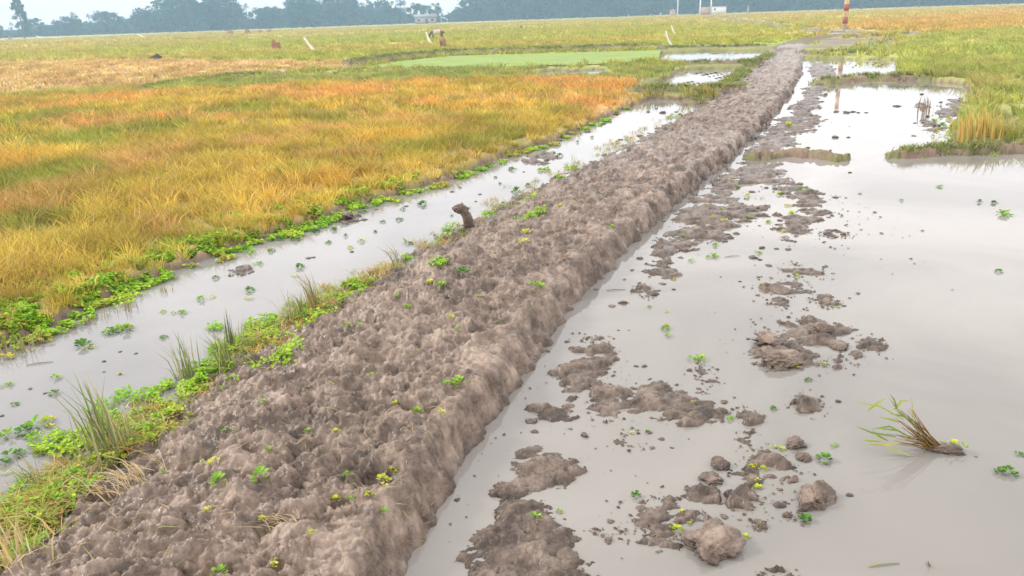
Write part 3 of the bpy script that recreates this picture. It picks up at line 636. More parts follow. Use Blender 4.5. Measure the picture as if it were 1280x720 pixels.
# creeping weeds on the banks
GW = np.array([(.26, .56, .03), (.36, .62, .04), (.16, .42, .03), (.48, .64, .05), (.56, .62, .06), (.32, .46, .05)])
def weed_mat(name, label, pts, mat=WEED, blade_frac=0., zoff=.0, lsz=.014):
    """pts: list of (px, py, radius m, density) patches; ragged leaf mats lying on the ground or water"""
    L = []
    for px, py, r_, dn in pts:
        c = W(px, py, .03); n = int(dn * r_ * r_ * 3.1)
        a = RNG.random(n) * 6.283; q = np.sqrt(RNG.random(n)) * r_ * (.6 + .8 * fbm(np.cos(a) * 1.5 + px, np.sin(a) * 1.5 + py, 2, 5))
        x = c[0] + np.cos(a) * q; y = c[1] + np.sin(a) * q * 1.15
        ok = fbm(x * 9, y * 9, 3, 17) > .45; x, y = x[ok], y[ok]; n = len(x)
        if not n: continue
        z = np.maximum(lookup(x, y), 0) + .006 + RNG.random(n) * .028
        base = GW[RNG.integers(0, len(GW))] * .5 + GW[RNG.integers(0, len(GW))] * .5
        if RNG.random() < .14: base = np.array((.52, .34, .08))
        col = (base * .6 + GW[RNG.integers(0, len(GW), n)] * .4) * (.8 + .4 * RNG.random(n))[:, None]
        L.append(leaves(np.stack([x, y, z], 1), lsz * (.6 + .8 * RNG.random(n)) * (1 + mpp(c) * 60), col, .6))
    V, Fs, C = join(L); o = mk(name, V, Fs, mat, col=C, smooth=False); tag(o, label, 'weeds', kind='stuff'); return o
wl = []
rr_ = random.Random(5)
LB = [(0, 395, .30), (30, 402, .22), (70, 378, .25), (105, 368, .2), (15, 425, .2), (55, 408, .16), (110, 352, .2), (150, 350, .2), (180, 333, .22), (150, 372, .12), (215, 318, .18), (250, 312, .18), (200, 345, .1), (95, 395, .12),
      (280, 310, .12), (310, 298, .1), (350, 268, .15), (385, 258, .14), (400, 252, .12), (440, 243, .2), (465, 238, .15), (480, 234, .12), (345, 285, .09), (520, 230, .08), (5, 385, .3), (60, 395, .2), (130, 330, .14), (290, 282, .16), (-60, 420, .35), (-120, 450, .35)] + [(x, float(np.interp(x, [a for a, b in DITCH_EDGE], [b for a, b in DITCH_EDGE])) - 3 + (x * 7 % 5), .07 + .05 * ((x * 13) % 7) / 7) for x in range(250, 790, 13)] + [(x, float(np.interp(x, [a for a, b in DITCH_EDGE], [b for a, b in DITCH_EDGE])) - 8 - (x * 7 % 9), .12) for x in range(0, 520, 15)]
for a in LB: wl.append((a[0], a[1], a[2] * 1.15, 6000))
weed_mat('bank_weeds', 'bright green creeping weeds along the ripe rice bank of the ditch', wl, lsz=.0085)
wl = []
for (px, py, r_) in [(60, 620, .13), (35, 640, .12), (95, 600, .1), (20, 655, .13), (90, 548, .10), (110, 545, .08), (70, 545, .08), (155, 500, .12), (135, 515, .08), (125, 575, .09), (160, 560, .1), (175, 530, .1), (195, 535, .12), (205, 520, .1), (215, 490, .1), (175, 550, .08), (230, 480, .1),
                     (240, 475, .1), (255, 465, .1), (260, 455, .09), (285, 430, .09), (300, 468, .09), (345, 465, .08), (360, 460, .08), (340, 415, .14), (325, 400, .08), (355, 390, .08), (372, 398, .12), (388, 380, .06), (400, 400, .08), (430, 362, .09), (445, 355, .1), (420, 372, .08), (455, 352, .06), (440, 380, .07),
                     (660, 250, .08), (655, 290, .08), (668, 284, .08), (680, 210, .06), (560, 282, .07), (548, 355, .06), (510, 320, .04), (715, 208, .06), (-30, 690, .15), (10, 680, .1), (270, 405, .05), (555, 300, .04), (610, 265, .05), (700, 222, .05)]:
    wl.append((px, py, r_ * 1.45, 7500))
weed_mat('embankment_weeds', 'green and yellow weeds matting the ditch side of the mud embankment', wl, lsz=.0072)
# straw and grass litter on the ditch side of the embankment
def verge():
    n = 2300; t = RNG.random(n) ** 1.5; P = WP([(-40, 700), (60, 640), (150, 560), (250, 480), (330, 430), (430, 370), (560, 295), (700, 215), (850, 142), (940, 90)])
    k = t * (len(P) - 1); i = np.minimum(k.astype(int), len(P) - 2); f = (k - i)[:, None]; c = P[i] * (1 - f) + P[i + 1] * f
    x = c[:, 0] + RNG.normal(0, .11, n); y = c[:, 1] + RNG.normal(0, .12, n)
    ok = fbm(x * 3, y * 3, 3, 88) > .47; x, y = x[ok], y[ok]; n = len(x); nb = 7; ti = np.repeat(np.arange(n), nb); N_ = n * nb
    z = np.maximum(lookup(x, y), 0)
    pal = np.array([(.50, .36, .12), (.55, .30, .08), (.40, .42, .08), (.30, .40, .06), (.60, .48, .22), (.22, .30, .06)]); cc = pal[RNG.integers(0, len(pal), n)]
    P3 = np.stack([x[ti] + RNG.normal(0, .02, N_), y[ti] + RNG.normal(0, .02, N_), z[ti]], 1)
    return blades(P3, RNG.random(N_) * 6.28, .8 + RNG.random(N_) * 1.6, .02 + RNG.random(N_) * .04, .004 + RNG.random(N_) * .004, cc[ti] * (.8 + .4 * RNG.random(N_))[:, None], 2, .3)
V, Fs, C = verge(); o = mk('verge_grass', V, Fs, LEAF, col=C, smooth=False); tag(o, 'short straw and grass along the ditch side of the mud embankment', 'grass', kind='stuff')
# grass skin on the cross bunds and the far sides of the embankment
def bundgrass():
    L = []
    for li, (Ln, w, h, k) in enumerate(BUNDW):
        if k == 'j': continue
        for i in range(len(Ln) - 1):
            a, b = Ln[i], Ln[i + 1]; le = np.hypot(*(b - a)); n = int(le * (80 if k == 'm' else 26 if k == 'g' else 60))
            t = RNG.random(n)[:, None]; c = a * (1 - t) + b * t; x = c[:, 0] + RNG.normal(0, w * .5, n); y = c[:, 1] + RNG.normal(0, w * .5, n)
            thr = .5 if k == 'm' else .36
            ok = (fbm(x * 1.5, y * 1.5, 3, 31) + (.12 if x.mean() > 4 and k == 'm' else 0)) > thr; x, y = x[ok], y[ok]; n = len(x)
            if not n: continue
            nb = 8; ti = np.repeat(np.arange(n), nb); N_ = n * nb; z = np.maximum(lookup(x, y), 0)
            pal = np.array([(.22, .27, .07), (.30, .34, .10), (.38, .36, .14), (.18, .22, .06)]); cc = pal[RNG.integers(0, 4, n)]
            sc_ = 1 if k == 'm' else 1.6
            L.append(blades(np.stack([x[ti] + RNG.normal(0, .03, N_), y[ti] + RNG.normal(0, .03, N_), z[ti] - .01], 1), RNG.random(N_) * 6.28, .5 + RNG.random(N_), (.03 + RNG.random(N_) * .06) * sc_, (.006 + RNG.random(N_) * .006) * sc_ * 1.4, cc[ti], 2, .2))
    return join(L)
V, Fs, C = bundgrass(); o = mk('bund_grass', V, Fs, LEAF, col=C, smooth=False); tag(o, 'low green grass growing on the cross bunds', 'grass', kind='stuff')

# ---------------------------------------------------------------- clods
def ico(sub):
    t = (1 + 5 ** .5) / 2
    v = [(-1, t, 0), (1, t, 0), (-1, -t, 0), (1, -t, 0), (0, -1, t), (0, 1, t), (0, -1, -t), (0, 1, -t), (t, 0, -1), (t, 0, 1), (-t, 0, -1), (-t, 0, 1)]
    v = [np.array(a) / math.sqrt(1 + t * t) for a in v]
    f = [(0, 11, 5), (0, 5, 1), (0, 1, 7), (0, 7, 10), (0, 10, 11), (1, 5, 9), (5, 11, 4), (11, 10, 2), (10, 7, 6), (7, 1, 8), (3, 9, 4), (3, 4, 2), (3, 2, 6), (3, 6, 8), (3, 8, 9), (4, 9, 5), (2, 4, 11), (6, 2, 10), (8, 6, 7), (9, 8, 1)]
    for _ in range(sub):
        c = {}; nf = []
        def md(a, b):
            k = (min(a, b), max(a, b))
            if k not in c: m = v[a] + v[b]; v.append(m / np.linalg.norm(m)); c[k] = len(v) - 1
            return c[k]
        for a, b, d in f:
            x, y, z = md(a, b), md(b, d), md(d, a); nf += [(a, x, z), (b, y, x), (d, z, y), (x, y, z)]
        f = nf
    return np.array(v), np.array(f)
ICO = {s: ico(s) for s in (2, 3, 4, 5)}
def clod_mesh(size, seed, sub=4, rough=1.):
    """angular torn lump of mud; size = (x, y, z) full extents"""
    v, f = ICO[sub]; v = v.copy(); rn = np.random.default_rng(seed)
    for _ in range(9):      # broken planes
        n = rn.normal(size=3); n /= np.linalg.norm(n); d = .62 + rn.random() * .3; k = v @ n; over = np.maximum(0, k - d); v -= n * (over * .85)[:, None]
    s = seed * 3.7
    u1 = fbm(v[:, 0] * 1.9 + s, v[:, 1] * 1.9 + v[:, 2] * 1.7, 3, seed) - .5; u2 = fbm(v[:, 2] * 5 + s, v[:, 0] * 5 - v[:, 1] * 4, 4, seed + 4) - .5
    u3 = ridg(v[:, 0] * 4 + v[:, 2] * 3, v[:, 1] * 4 - v[:, 2] * 2 + s, 3, seed) - .6
    v *= (1 + u1 * .9 * rough + u2 * .22 * rough + u3 * .10 * rough)[:, None]
    v *= np.array(size) / 2
    return v, f
def clod(px, py, wpx, hpx, label, seed, sub=4, z=None, group='mud clods lying in the shallow water', cat='mud clod', name='mud_clod', mat=None, hscale=.6, rough=1.):
    p = W(px, py + hpx * .25, 0); m = mpp(p); w = wpx * m * 1.05; h = hpx * m * .95 * hscale
    v, f = clod_mesh((w, w * (.75 + .3 * ((seed * 37) % 10) / 10), h * 1.35), seed, sub, rough)
    zg = float(lookup([p[0]], [p[1]])[0]) if z is None else z
    o = mk(name, v, f, mat or CLODM, loc=(p[0], p[1], max(min(zg, .03) if z is None else zg, 0) + h * .15)); o.rotation_euler[2] = seed * 1.3
    tag(o, label, cat, group); return o
clod(1019, 617, 50, 44, 'big block of torn mud right of the weedy mud mound', 3, 5)
clod(892, 673, 68, 46, 'biggest mud clod, low in the frame, split by a dark cleft', 8, 5, rough=1.1)
clod(993, 552, 28, 17, 'smooth rounded mud clod above the big torn block', 5)
clod(1004, 569, 21, 13, 'small flat mud clod directly above the big torn block', 6)
clod(901, 577, 22, 19, 'crumbly upright mud clod left of the weedy mound', 7)
clod(890, 596, 28, 17, 'low mud clod with straws left of the weedy mound', 9)
clod(984, 642, 14, 12, 'dark little clod on the soft patch right of the biggest clod', 10)
clod(1071, 441, 15, 10, 'small pointed clod right below the largest islet', 11)
clod(1026, 412, 26, 20, 'raised grey clod on top of the largest islet', 12)
clod(962, 425, 34, 20, 'ridge of mud on the left of the largest islet', 14)
clod(975, 450, 46, 22, 'rounded front hump of the largest islet', 15)
clod(1046, 430, 26, 12, 'flat slab of mud on the right of the largest islet', 17)
clod(434, 271, 22, 12, 'brown clod on the mud hump in the left ditch', 23)
# many little clods: individually listed by place
SM = [(1046, 140, 7), (1058, 141, 8), (1066, 140, 6), (1073, 141, 5), (1121, 133, 10), (1044, 172, 9), (1060, 172, 5), (1083, 141, 4), (1062, 158, 3), (1038, 188, 4), (1054, 293, 10), (1035, 293, 12), (1045, 247, 7), (1062, 216, 5), (941, 322, 11), (952, 310, 10), (925, 352, 5), (961, 332, 7), (950, 325, 6), (1005, 397, 8), (938, 444, 5),
      (1048, 502, 8), (862, 463, 8), (905, 503, 10), (873, 486, 6), (731, 545, 12), (665, 527, 14), (668, 540, 9), (827, 549, 9), (815, 560, 7), (806, 458, 8), (795, 458, 6), (745, 362, 6), (779, 379, 12), (765, 383, 9), (773, 413, 4), (786, 413, 3), (572, 625, 7), (668, 453, 6), (861, 549, 3), (1220, 571, 5), (842, 362, 5), (800, 323, 8), (790, 338, 6), (828, 355, 8),
      (760, 676, 14), (763, 652, 10), (1062, 619, 8), (925, 650, 6), (905, 646, 9), (898, 600, 8), (975, 612, 8), (915, 620, 7), (1003, 657, 5), (812, 541, 6), (840, 560, 5), (1070, 448, 6), (935, 424, 5), (1009, 388, 5),
      (855, 313, 12), (880, 292, 10), (905, 302, 8), (920, 292, 8), (945, 262, 9), (940, 240, 9), (958, 235, 6), (975, 276, 7), (1000, 230, 8), (1036, 272, 5), (1010, 185, 6), (1040, 270, 6), (985, 312, 8), (970, 311, 6), (1032, 118, 6), (1041, 109, 6), (1025, 135, 6),
      (1150, 129, 6), (1152, 118, 5), (1160, 146, 6), (1142, 170, 5), (1168, 158, 6), (1176, 128, 5),
      (455, 275, 8), (470, 262, 5), (385, 323, 7), (392, 322, 5), (315, 340, 7), (150, 440, 5), (170, 442, 6), (130, 452, 5), (38, 486, 6), (56, 492, 5), (2, 520, 6), (150, 468, 5), (130, 465, 4), (440, 315, 6), (508, 258, 6), (525, 255, 4), (565, 240, 5), (600, 243, 5), (617, 262, 4), (548, 230, 5), (660, 195, 6), (700, 176, 6), (735, 165, 8), (752, 155, 10), (760, 150, 7), (770, 143, 8), (800, 170, 9), (775, 175, 6), (810, 140, 6), (828, 141, 10), (845, 140, 5), (850, 143, 5), (820, 136, 4), (655, 215, 4), (638, 213, 4), (595, 252, 4), (640, 240, 4)]
SM += [(858 + (i * 37) % 82, 91 + (i * 23) % 16, 3 + (i % 3)) for i in range(34)]
SM += [(1045 + (i * 29) % 62, 79 + (i * 7) % 6, 3) for i in range(9)]
protos = []
for k in range(6):
    v, f = clod_mesh((1, .9, .55), 40 + k, 3); v[:, 2] += .08
    protos.append((v, f))
pm = []
for i, (px, py, wpx) in enumerate(SM):
    p = W(px, py, 0); m = mpp(p); w = wpx * m
    k = i % 6
    if k >= len(pm): o = mk('mud_crumb', protos[k][0], protos[k][1], CLODM); pm.append(o)
    else: o = pm[k].copy(); COL.objects.link(o)
    zg = float(lookup([p[0]], [p[1]])[0])
    o.location = (p[0], p[1], max(0, zg)); o.scale = (w, w * (.8 + .5 * ((i * 7) % 5) / 5), w * (.55 + .3 * ((i * 3) % 4) / 4)); o.rotation_euler = (0, 0, i * 1.7)
    if px < 850 and (py < 350 or px < 400) and not (780 <= px < 850 and py > 300) and px < 790 + (150 - py) * 2 if py < 350 else px < 300: L_, G_ = 'dark crumb of mud poking out of the ditch left of the embankment', 'mud crumbs in the left ditch'
    elif 850 <= px < 945 and py < 112: L_, G_ = 'tiny dark mud crumb in the small far pond left of the embankment', 'mud crumbs in the far left pond'
    elif py < 180: L_, G_ = 'small dark mud crumb in the far flooded paddies right of the embankment', 'mud crumbs in the far right paddies'
    else: L_, G_ = 'small mud crumb near the ' + by_islet(px, py), 'mud crumbs among the near islets'
    tag(o, L_, 'mud crumb', G_)

# crumbs of soil floating round the islets, and bits of dead straw trodden into the mud
def specks():
    L = []
    for lab, P, h in ISLW:
        c = P.mean(0); r_ = np.hypot(*(P - c).T).max(); n = int(min(90, 30 + 90 * r_)) if c[1] < 9 else 6; a = RNG.random(n) * 6.283; q = r_ * (.5 + .75 * RNG.random(n))
        ext = np.ptp(P, axis=0) / (2 * r_); x = c[0] + np.cos(a) * q * ext[0] * 1.1; y = c[1] + np.sin(a) * q * ext[1] * 1.1
        z = lookup(x, y); ok = z < .0; x, y = x[ok], y[ok]; n = len(x); dm = np.hypot(x, y)
        L.append(leaves(np.stack([x, y, np.full(n, .0025)], 1), (.003 + .009 * RNG.random(n) ** 3) * np.clip(dm / 4, .8, 3), np.array([(.14, .10, .07)]) * (.6 + .8 * RNG.random((n, 1))), .25))
    return join(L)
V, Fs, C = specks(); o = mk('floating_dirt', V, Fs, LEAF, col=C); tag(o, 'specks of soil scattered on the water round the mud islets', 'dirt', kind='stuff')
n = 2600; t = RNG.random(n); k = t * (len(L_L) - 4); i_ = k.astype(int); f = (k - i_)[:, None]; ca = L_L[i_] * (1 - f) + L_L[i_ + 1] * f
k2 = t * (len(L_R) - 4); i2 = np.minimum(k2.astype(int), len(L_R) - 2); f2 = (k2 - i2)[:, None]; cb = L_R[i2] * (1 - f2) + L_R[i2 + 1] * f2; w2 = RNG.random(n)[:, None] ** 1.3; c = ca * (1 - w2) + cb * w2
ok = fbm(c[:, 0] * 2.5, c[:, 1] * 2.5, 3, 44) > .47; c = c[ok]; n = len(c); z = np.maximum(lookup(c[:, 0], c[:, 1]), 0) + .003
pal = np.array([(.42, .32, .17), (.50, .40, .22), (.18, .12, .08), (.30, .22, .12), (.34, .36, .12)])
V, Fs, C = blades(np.stack([c[:, 0], c[:, 1], z], 1), RNG.random(n) * 6.28, 3 + RNG.random(n) * 5, .004 + .010 * RNG.random(n), .003 + .003 * RNG.random(n), pal[RNG.integers(0, 5, n)], 2, .4)
o = mk('straw_litter', V, Fs, LEAF, col=C, smooth=False); tag(o, 'bits of dead straw trodden into the mud embankment', 'litter', kind='stuff')

# ---------------------------------------------------------------- small plants
def rosette(seed, n=9, size=.03, cols=GW, up=.35, heads=1):
    """small broad leaves spiralling round one or several crowded heads"""
    rn = np.random.default_rng(seed); V = []; Fs = []; C = []; b = 0
    cs_ = [(0., 0.)] if heads == 1 else [((rn.random() - .5) * 1.9 * size, (rn.random() - .5) * 1.1 * size) for _ in range(heads)]
    for hx, hy in cs_:
        hs_ = size * (1 if heads == 1 else .35 + .45 * rn.random()); a_off = rn.random() * 6
        for i in range(n):
            a = a_off + i * 2.399 + rn.random() * .6; d = hs_ * (.2 + .7 * (i / n) ** .6) * (.7 + .5 * rn.random()); l = hs_ * (.36 + .28 * rn.random()); t = up * (1.3 - i / n) + rn.random() * .3
            c = np.array([hx + math.cos(a) * d, hy + math.sin(a) * d, .005 + hs_ * .45 * (1 - i / n) * (1 + t)])
            ax = np.array([math.cos(a) * math.cos(t), math.sin(a) * math.cos(t), math.sin(t)]); sx = np.array([-math.sin(a), math.cos(a), 0]); nz = np.cross(ax, sx)
            pts = [c - ax * l * .6]; wd = .7 + .5 * rn.random()
            for s_, u_ in ((.35, -.3), (.62, .15), (.5, .5), (.18, .66), (-.18, .66), (-.5, .5), (-.62, .15), (-.35, -.3)): pts.append(c + ax * l * u_ + sx * l * s_ * wd + nz * l * (.12 + .15 * abs(s_)))
            pts.append(c + ax * l * .1)
            V += pts; m = len(pts) - 1
            for k in range(m - 1): Fs.append((b + m, b + k, b + k + 1))
            Fs.append((b + m, b + m - 1, b)); c_ = cols[rn.integers(0, len(cols))] * (.65 + .6 * rn.random()); C += [c_] * len(pts); b += len(pts)
    return np.array(V), np.array(Fs), np.array(C)
DG = np.array([(.09, .25, .025), (.13, .31, .03), (.08, .21, .025)]); YG = np.array([(.55, .62, .04), (.48, .60, .05), (.62, .60, .06)]); MG = np.array([(.18, .45, .04), (.28, .50, .05), (.34, .50, .05)])
RP = {}
for nm, cs in (('d', DG), ('y', YG), ('m', MG)):
    RP[nm] = [rosette(100 + k + ord(nm), [14, 8, 9, 7, 18, 8][k], [.8, 1, 1, 1.1, .8, 1][k], cs, heads=[1, 3, 4, 5, 1, 2][k]) for k in range(6)]
RM = {}
def plant(px, py, wpx, kind, label, group, name='floating_plant', cat='water plant', k=0, z=None):
    zz = 0.
    if z is not None: zz = z
    p = W(px, py, zz)
    if z is None: zg = 0.
    else:
        for _ in range(4):
            zg = float(lookup([p[0]], [p[1]])[0]); p = W(px, py, max(zg, 0))
    m = mpp(p); key = (kind, k % 6, name)
    if key not in RM:
        V, Fs, C = RP[kind][k % 6]; RM[key] = o = mk(name, V, Fs, WEED, col=C, smooth=False)
    else: o = RM[key].copy(); COL.objects.link(o)
    s = wpx * m * (.62 if name == 'sprout' else .56); o.location = (p[0], p[1], max(zg, 0) + .001); o.scale = (s, s, s * 1.0); o.rotation_euler = (0, 0, px * 1.3)
    tag(o, label, cat, group); return o
GF = 'plants floating among the islets of the right pond'
UP = [(1030, 575, 22, 'd', 'widest dark green floating plant, right of the small flat clod'), (1042, 557, 12, 'm', 'round floating plant above the widest dark green one'), (1256, 593, 26, 'd', 'lone dark green floating plant at the right edge of the pond'), (1276, 569, 10, 'd', 'floating plant cut off by the right edge of the photo'),
      (1007, 651, 19, 'd', 'round dark green floating plant below the big torn block'), (792, 617, 17, 'd', 'round dark green plant floating alone left of the ragged mud patch'), (1248, 340, 10, 'd', 'tiny dark green plant floating far out in the right pond'),
      (968, 512, 11, 'd', 'small green floating plant left of the single round mound'), (1010, 476, 10, 'd', 'green floating plant straight below the largest islet'), (872, 450, 14, 'm', 'upright green sprig above the small mud scrap'), (832, 411, 13, 'm', 'green floating plant, upper one of the pair left of the islets'), (835, 422, 10, 'm', 'green floating plant, lower one of the pair left of the islets'),
      (810, 541, 8, 'd', 'dark green dot of a plant right of the weedy hump'), (1052, 270, 6, 'd', 'plant floating right of the second churned strip'), (1173, 234, 10, 'm', 'small plant nearest the right bund in the right pond'), (1255, 269, 14, 'm', 'yellowish plant floating at right, lowest of three in the far half of the pond'), (1242, 254, 9, 'd', 'dark plant floating just above the yellowish one at right'), (1222, 252, 9, 'd', 'dark plant floating left of the pair under the right bund'), (1127, 251, 6, 'm', 'tiny plant floating in the middle of the right pond')]
for i, (a, b_, c, k_, l) in enumerate(UP): plant(a, b_, c, k_, l, GF, k=i)
i = 0
for (a, b_, c, k_) in [(954, 587, 12, 'y'), (945, 600, 11, 'y'), (950, 610, 13, 'y'), (941, 583, 11, 'y'), (846, 663, 17, 'y'), (673, 643, 17, 'm'), (699, 640, 9, 'm'), (790, 541, 10, 'y'), (978, 563, 10, 'y'), (967, 559, 8, 'y'), (931, 672, 12, 'y'), (851, 642, 11, 'y'), (952, 656, 9, 'y'), (866, 503, 7, 'y'), (912, 524, 13, 'm'), (954, 355, 7, 'y'),
                       (996, 346, 9, 'y'), (995, 461, 9, 'y'), (1030, 456, 9, 'y'), (951, 357, 7, 'm'), (949, 316, 10, 'm'), (893, 321, 9, 'm'), (894, 307, 9, 'm'), (864, 328, 9, 'm'), (885, 322, 7, 'm'), (1047, 384, 7, 'm'), (842, 350, 6, 'y'), (834, 390, 6, 'y'), (812, 384, 6, 'm'), (924, 234, 9, 'm'), (934, 246, 10, 'y'), (953, 248, 7, 'y'), (975, 242, 9, 'y'), (985, 257, 10, 'y'), (990, 268, 11, 'y'), (976, 290, 8, 'y'),
                       (891, 273, 9, 'y'), (906, 276, 12, 'y'), (938, 272, 8, 'm'), (960, 278, 6, 'm'), (1000, 237, 9, 'm'), (1015, 238, 10, 'm'), (903, 262, 7, 'y'), (915, 223, 9, 'y'), (988, 157, 12, 'y'), (1178, 552, 6, 'y'), (862, 655, 7, 'y'), (856, 295, 8, 'm'), (870, 284, 6, 'y')]:
    plant(a, b_, c, k_, 'yellow-green weed on or beside the ' + by_islet(a, b_), 'weeds on the islets', 'mud_weed', 'weed', k=i, z=0.); i += 1
for (a, b_, c) in [(1183, 150, 10), (1192, 155, 12), (1204, 157, 10), (1178, 158, 12), (1190, 163, 14), (1200, 166, 12), (1182, 170, 14), (1196, 172, 12), (1208, 176, 10), (1186, 178, 9), (1172, 176, 8), (1210, 150, 9), (1204, 170, 8), (1176, 148, 7)]:
    plant(a, b_, c, 'y' if i % 2 else 'm', 'yellow-green plant floating in the cluster at the edge of the green rice', 'floating cluster by the green rice', k=i); i += 1
for (a, b_, c) in [(1168, 152, 8), (1187, 150, 9), (1199, 160, 12), (1171, 163, 9), (1187, 167, 11), (1206, 163, 9), (1193, 178, 9), (1177, 180, 8), (1203, 181, 8), (1166, 171, 7), (1214, 158, 8), (1189, 159, 10)]:
    plant(a, b_, c, 'ym'[i % 2], 'yellow-green plant floating in the cluster at the edge of the green rice', 'floating cluster by the green rice', k=i); i += 1
# left ditch floating plants
LD = [(105, 433, 24), (112, 436, 14), (148, 413, 30), (140, 416, 16), (160, 410, 14), (245, 377, 14), (312, 364, 14), (312, 373, 12), (225, 391, 16), (205, 422, 10), (204, 390, 8), (74, 470, 14), (68, 492, 14), (150, 468, 8), (8, 482, 14), (20, 506, 9), (60, 528, 20), (48, 538, 28), (30, 540, 24), (65, 533, 16), (38, 548, 22), (20, 570, 22), (52, 566, 20), (4, 552, 26), (5, 580, 18), (8, 592, 12),
      (370, 300, 14), (340, 314, 10), (418, 288, 10), (430, 295, 8), (375, 335, 14), (370, 345, 10), (322, 330, 12), (410, 304, 8), (438, 310, 8), (490, 250, 8), (528, 256, 14), (505, 262, 8), (500, 275, 10), (513, 305, 9), (452, 302, 10), (545, 295, 7), (565, 270, 5), (610, 209, 12), (620, 222, 6), (640, 212, 10), (660, 232, 8), (650, 240, 14), (700, 195, 10), (630, 255, 8), (470, 290, 7), (455, 265, 8), (395, 290, 12), (348, 300, 12), (270, 348, 10), (265, 372, 10), (478, 278, 8), (575, 235, 5), (625, 230, 5), (720, 178, 6), (740, 172, 6)]
for j, (a, b_, c) in enumerate(LD):
    if py_ := 0: pass
    if j in (2, 0, 5): l = {2: 'long green raft of floating plants in the middle of the left ditch', 0: 'bright green plant floating nearest the leafy bank at left', 5: 'lone leafy plant floating in the middle of the left ditch, right of the long raft'}[j]
    elif b_ > 500: l = 'green plant floating in the ditch at the left edge of the photo'
    elif a < 450: l = 'small green plant floating in the near half of the left ditch'
    else: l = 'tiny green plant floating in the far half of the left ditch'
    plant(a, b_, c, 'dmy'[(j * 5) % 3] if b_ > 300 else 'd', l, 'plants floating in the left ditch', k=j)
# sprouts on the embankment
SP = [(326, 596, 24, 'm', 'brightest green sprout on the near embankment, above the dark hollow'), (478, 604, 26, 'y', 'large yellow leaf sprout near the right crest of the embankment'), (495, 590, 16, 'y', 'smaller yellow sprout just above the large yellow one'), (462, 618, 12, 'y', 'smallest yellow sprout just below the large yellow one'), (338, 566, 18, 'm', 'green sprout above the brightest one'), (268, 712, 22, 'm', 'bright green sprout at the bottom edge in the dark hollow'),
      (579, 341, 18, 'd', 'dark green sprout on the far slope of the embankment crest'), (671, 359, 22, 'm', 'flat green sprout near the right crest, halfway along'), (463, 466, 16, 'm', 'green sprout in the middle of the embankment'), (568, 480, 16, 'm', 'green sprout right of the middle of the embankment'), (521, 516, 16, 'm', 'green sprout near the right side of the embankment'), (257, 641, 13, 'y', 'yellow sprout left of the straw bunch'), (273, 602, 22, 'm', 'flat green sprout left of the brightest one'), (264, 577, 18, 'y', 'yellow-green sprout above the flat green one'),
      (355, 505, 14, 'y', 'yellow sprout high on the left of the embankment')]
for j, (a, b_, c, k_, l) in enumerate(SP): plant(a, b_, c, k_, l, 'sprouts on the embankment', 'sprout', 'sprout', k=j, z=.2)
for j, (a, b_, c, k_) in enumerate([(494, 506, 12, 'y'), (553, 515, 12, 'y'), (441, 622, 12, 'm'), (390, 666, 11, 'y'), (420, 625, 12, 'y'), (400, 570, 14, 'm'), (328, 650, 12, 'y'), (345, 705, 14, 'y'), (540, 353, 12, 'y'), (552, 356, 10, 'm'), (510, 386, 12, 'm'), (497, 372, 9, 'm'), (565, 400, 14, 'y'), (572, 412, 10, 'm'), (470, 427, 12, 'm'), (440, 410, 14, 'm'), (440, 412, 9, 'y'), (660, 290, 14, 'y'), (672, 285, 10, 'm'), (655, 302, 14, 'y'), (700, 258, 9, 'y'), (757, 226, 9, 'y'), (765, 285, 9, 'm'), (620, 318, 8, 'y'), (480, 640, 12, 'm'), (375, 620, 12, 'y'), (435, 595, 12, 'm'), (600, 372, 8, 'm'), (520, 440, 8, 'y'), (410, 480, 10, 'y'), (385, 540, 10, 'm'), (205, 590, 10, 'm'), (180, 650, 8, 'y'), (285, 540, 10, 'm'), (420, 540, 9, 'y'), (330, 500, 9, 'm')]):
    plant(a, b_, c, k_, 'little yellow-green sprout scattered on the bare mud of the embankment', 'sprouts on the embankment', 'sprout', 'sprout', k=j, z=.2)

# ---------------------------------------------------------------- grass tufts at the ditch
def tuft(px, py, hpx, n, label, lean_az=None, lean=.35, cols=((.26, .30, .10), (.40, .38, .18), (.18, .24, .08), (.50, .42, .24)), name='grass_tuft', spread=.04, group='grass tufts along the ditch', zz=.02, wid=.006, cat='grass tuft'):
    p = W(px, py, zz); m = mpp(p); h = hpx * m * 1.1
    zg = max(float(lookup([p[0]], [p[1]])[0]), -.02)
    P = np.stack([RNG.normal(0, spread * .5, n), RNG.normal(0, spread * .5, n), np.zeros(n)], 1)
    az = RNG.random(n) * 6.28 if lean_az is None else RNG.normal(lean_az, .5, n)
    cs = np.array(cols)[RNG.integers(0, len(cols), n)] * (.8 + .4 * RNG.random(n))[:, None]
    V, Fs, C = blades(P, az, lean * (.2 + 1.1 * RNG.random(n)), h * (.45 + .6 * RNG.random(n)), wid * (.6 + .8 * RNG.random(n)), cs, 2, .15)
    o = mk(name, V, Fs, LEAF, col=C, smooth=False, loc=(p[0], p[1], zg)); tag(o, label, cat, group); return o
A = math.pi
tuft(135, 572, 100, 60, 'tallest tuft of brownish grass leaning left over the ditch near the embankment weeds', A * .85, .5, spread=.09, wid=.008)
tuft(165, 560, 55, 26, 'thin tuft of blades right beside the tallest tuft', A * .8, .6, spread=.06)
tuft(45, 610, 70, 14, 'few thin arching blades at the left edge above the weeds', A * .8, .8, spread=.05)
tuft(236, 470, 58, 46, 'fanned grey-green tuft at the water edge below the upright stems', A * .7, .5, spread=.06)
tuft(285, 465, 50, 40, 'dark squat tuft right of the fanned grey-green one', A * .75, .6, spread=.07, cols=((.16, .20, .06), (.24, .28, .09), (.32, .32, .12)))
tuft(288, 432, 60, 18, 'narrow bunch of upright dark stems standing in the ditch', A * .5, .08, spread=.025, cols=((.16, .18, .07), (.25, .24, .12)))
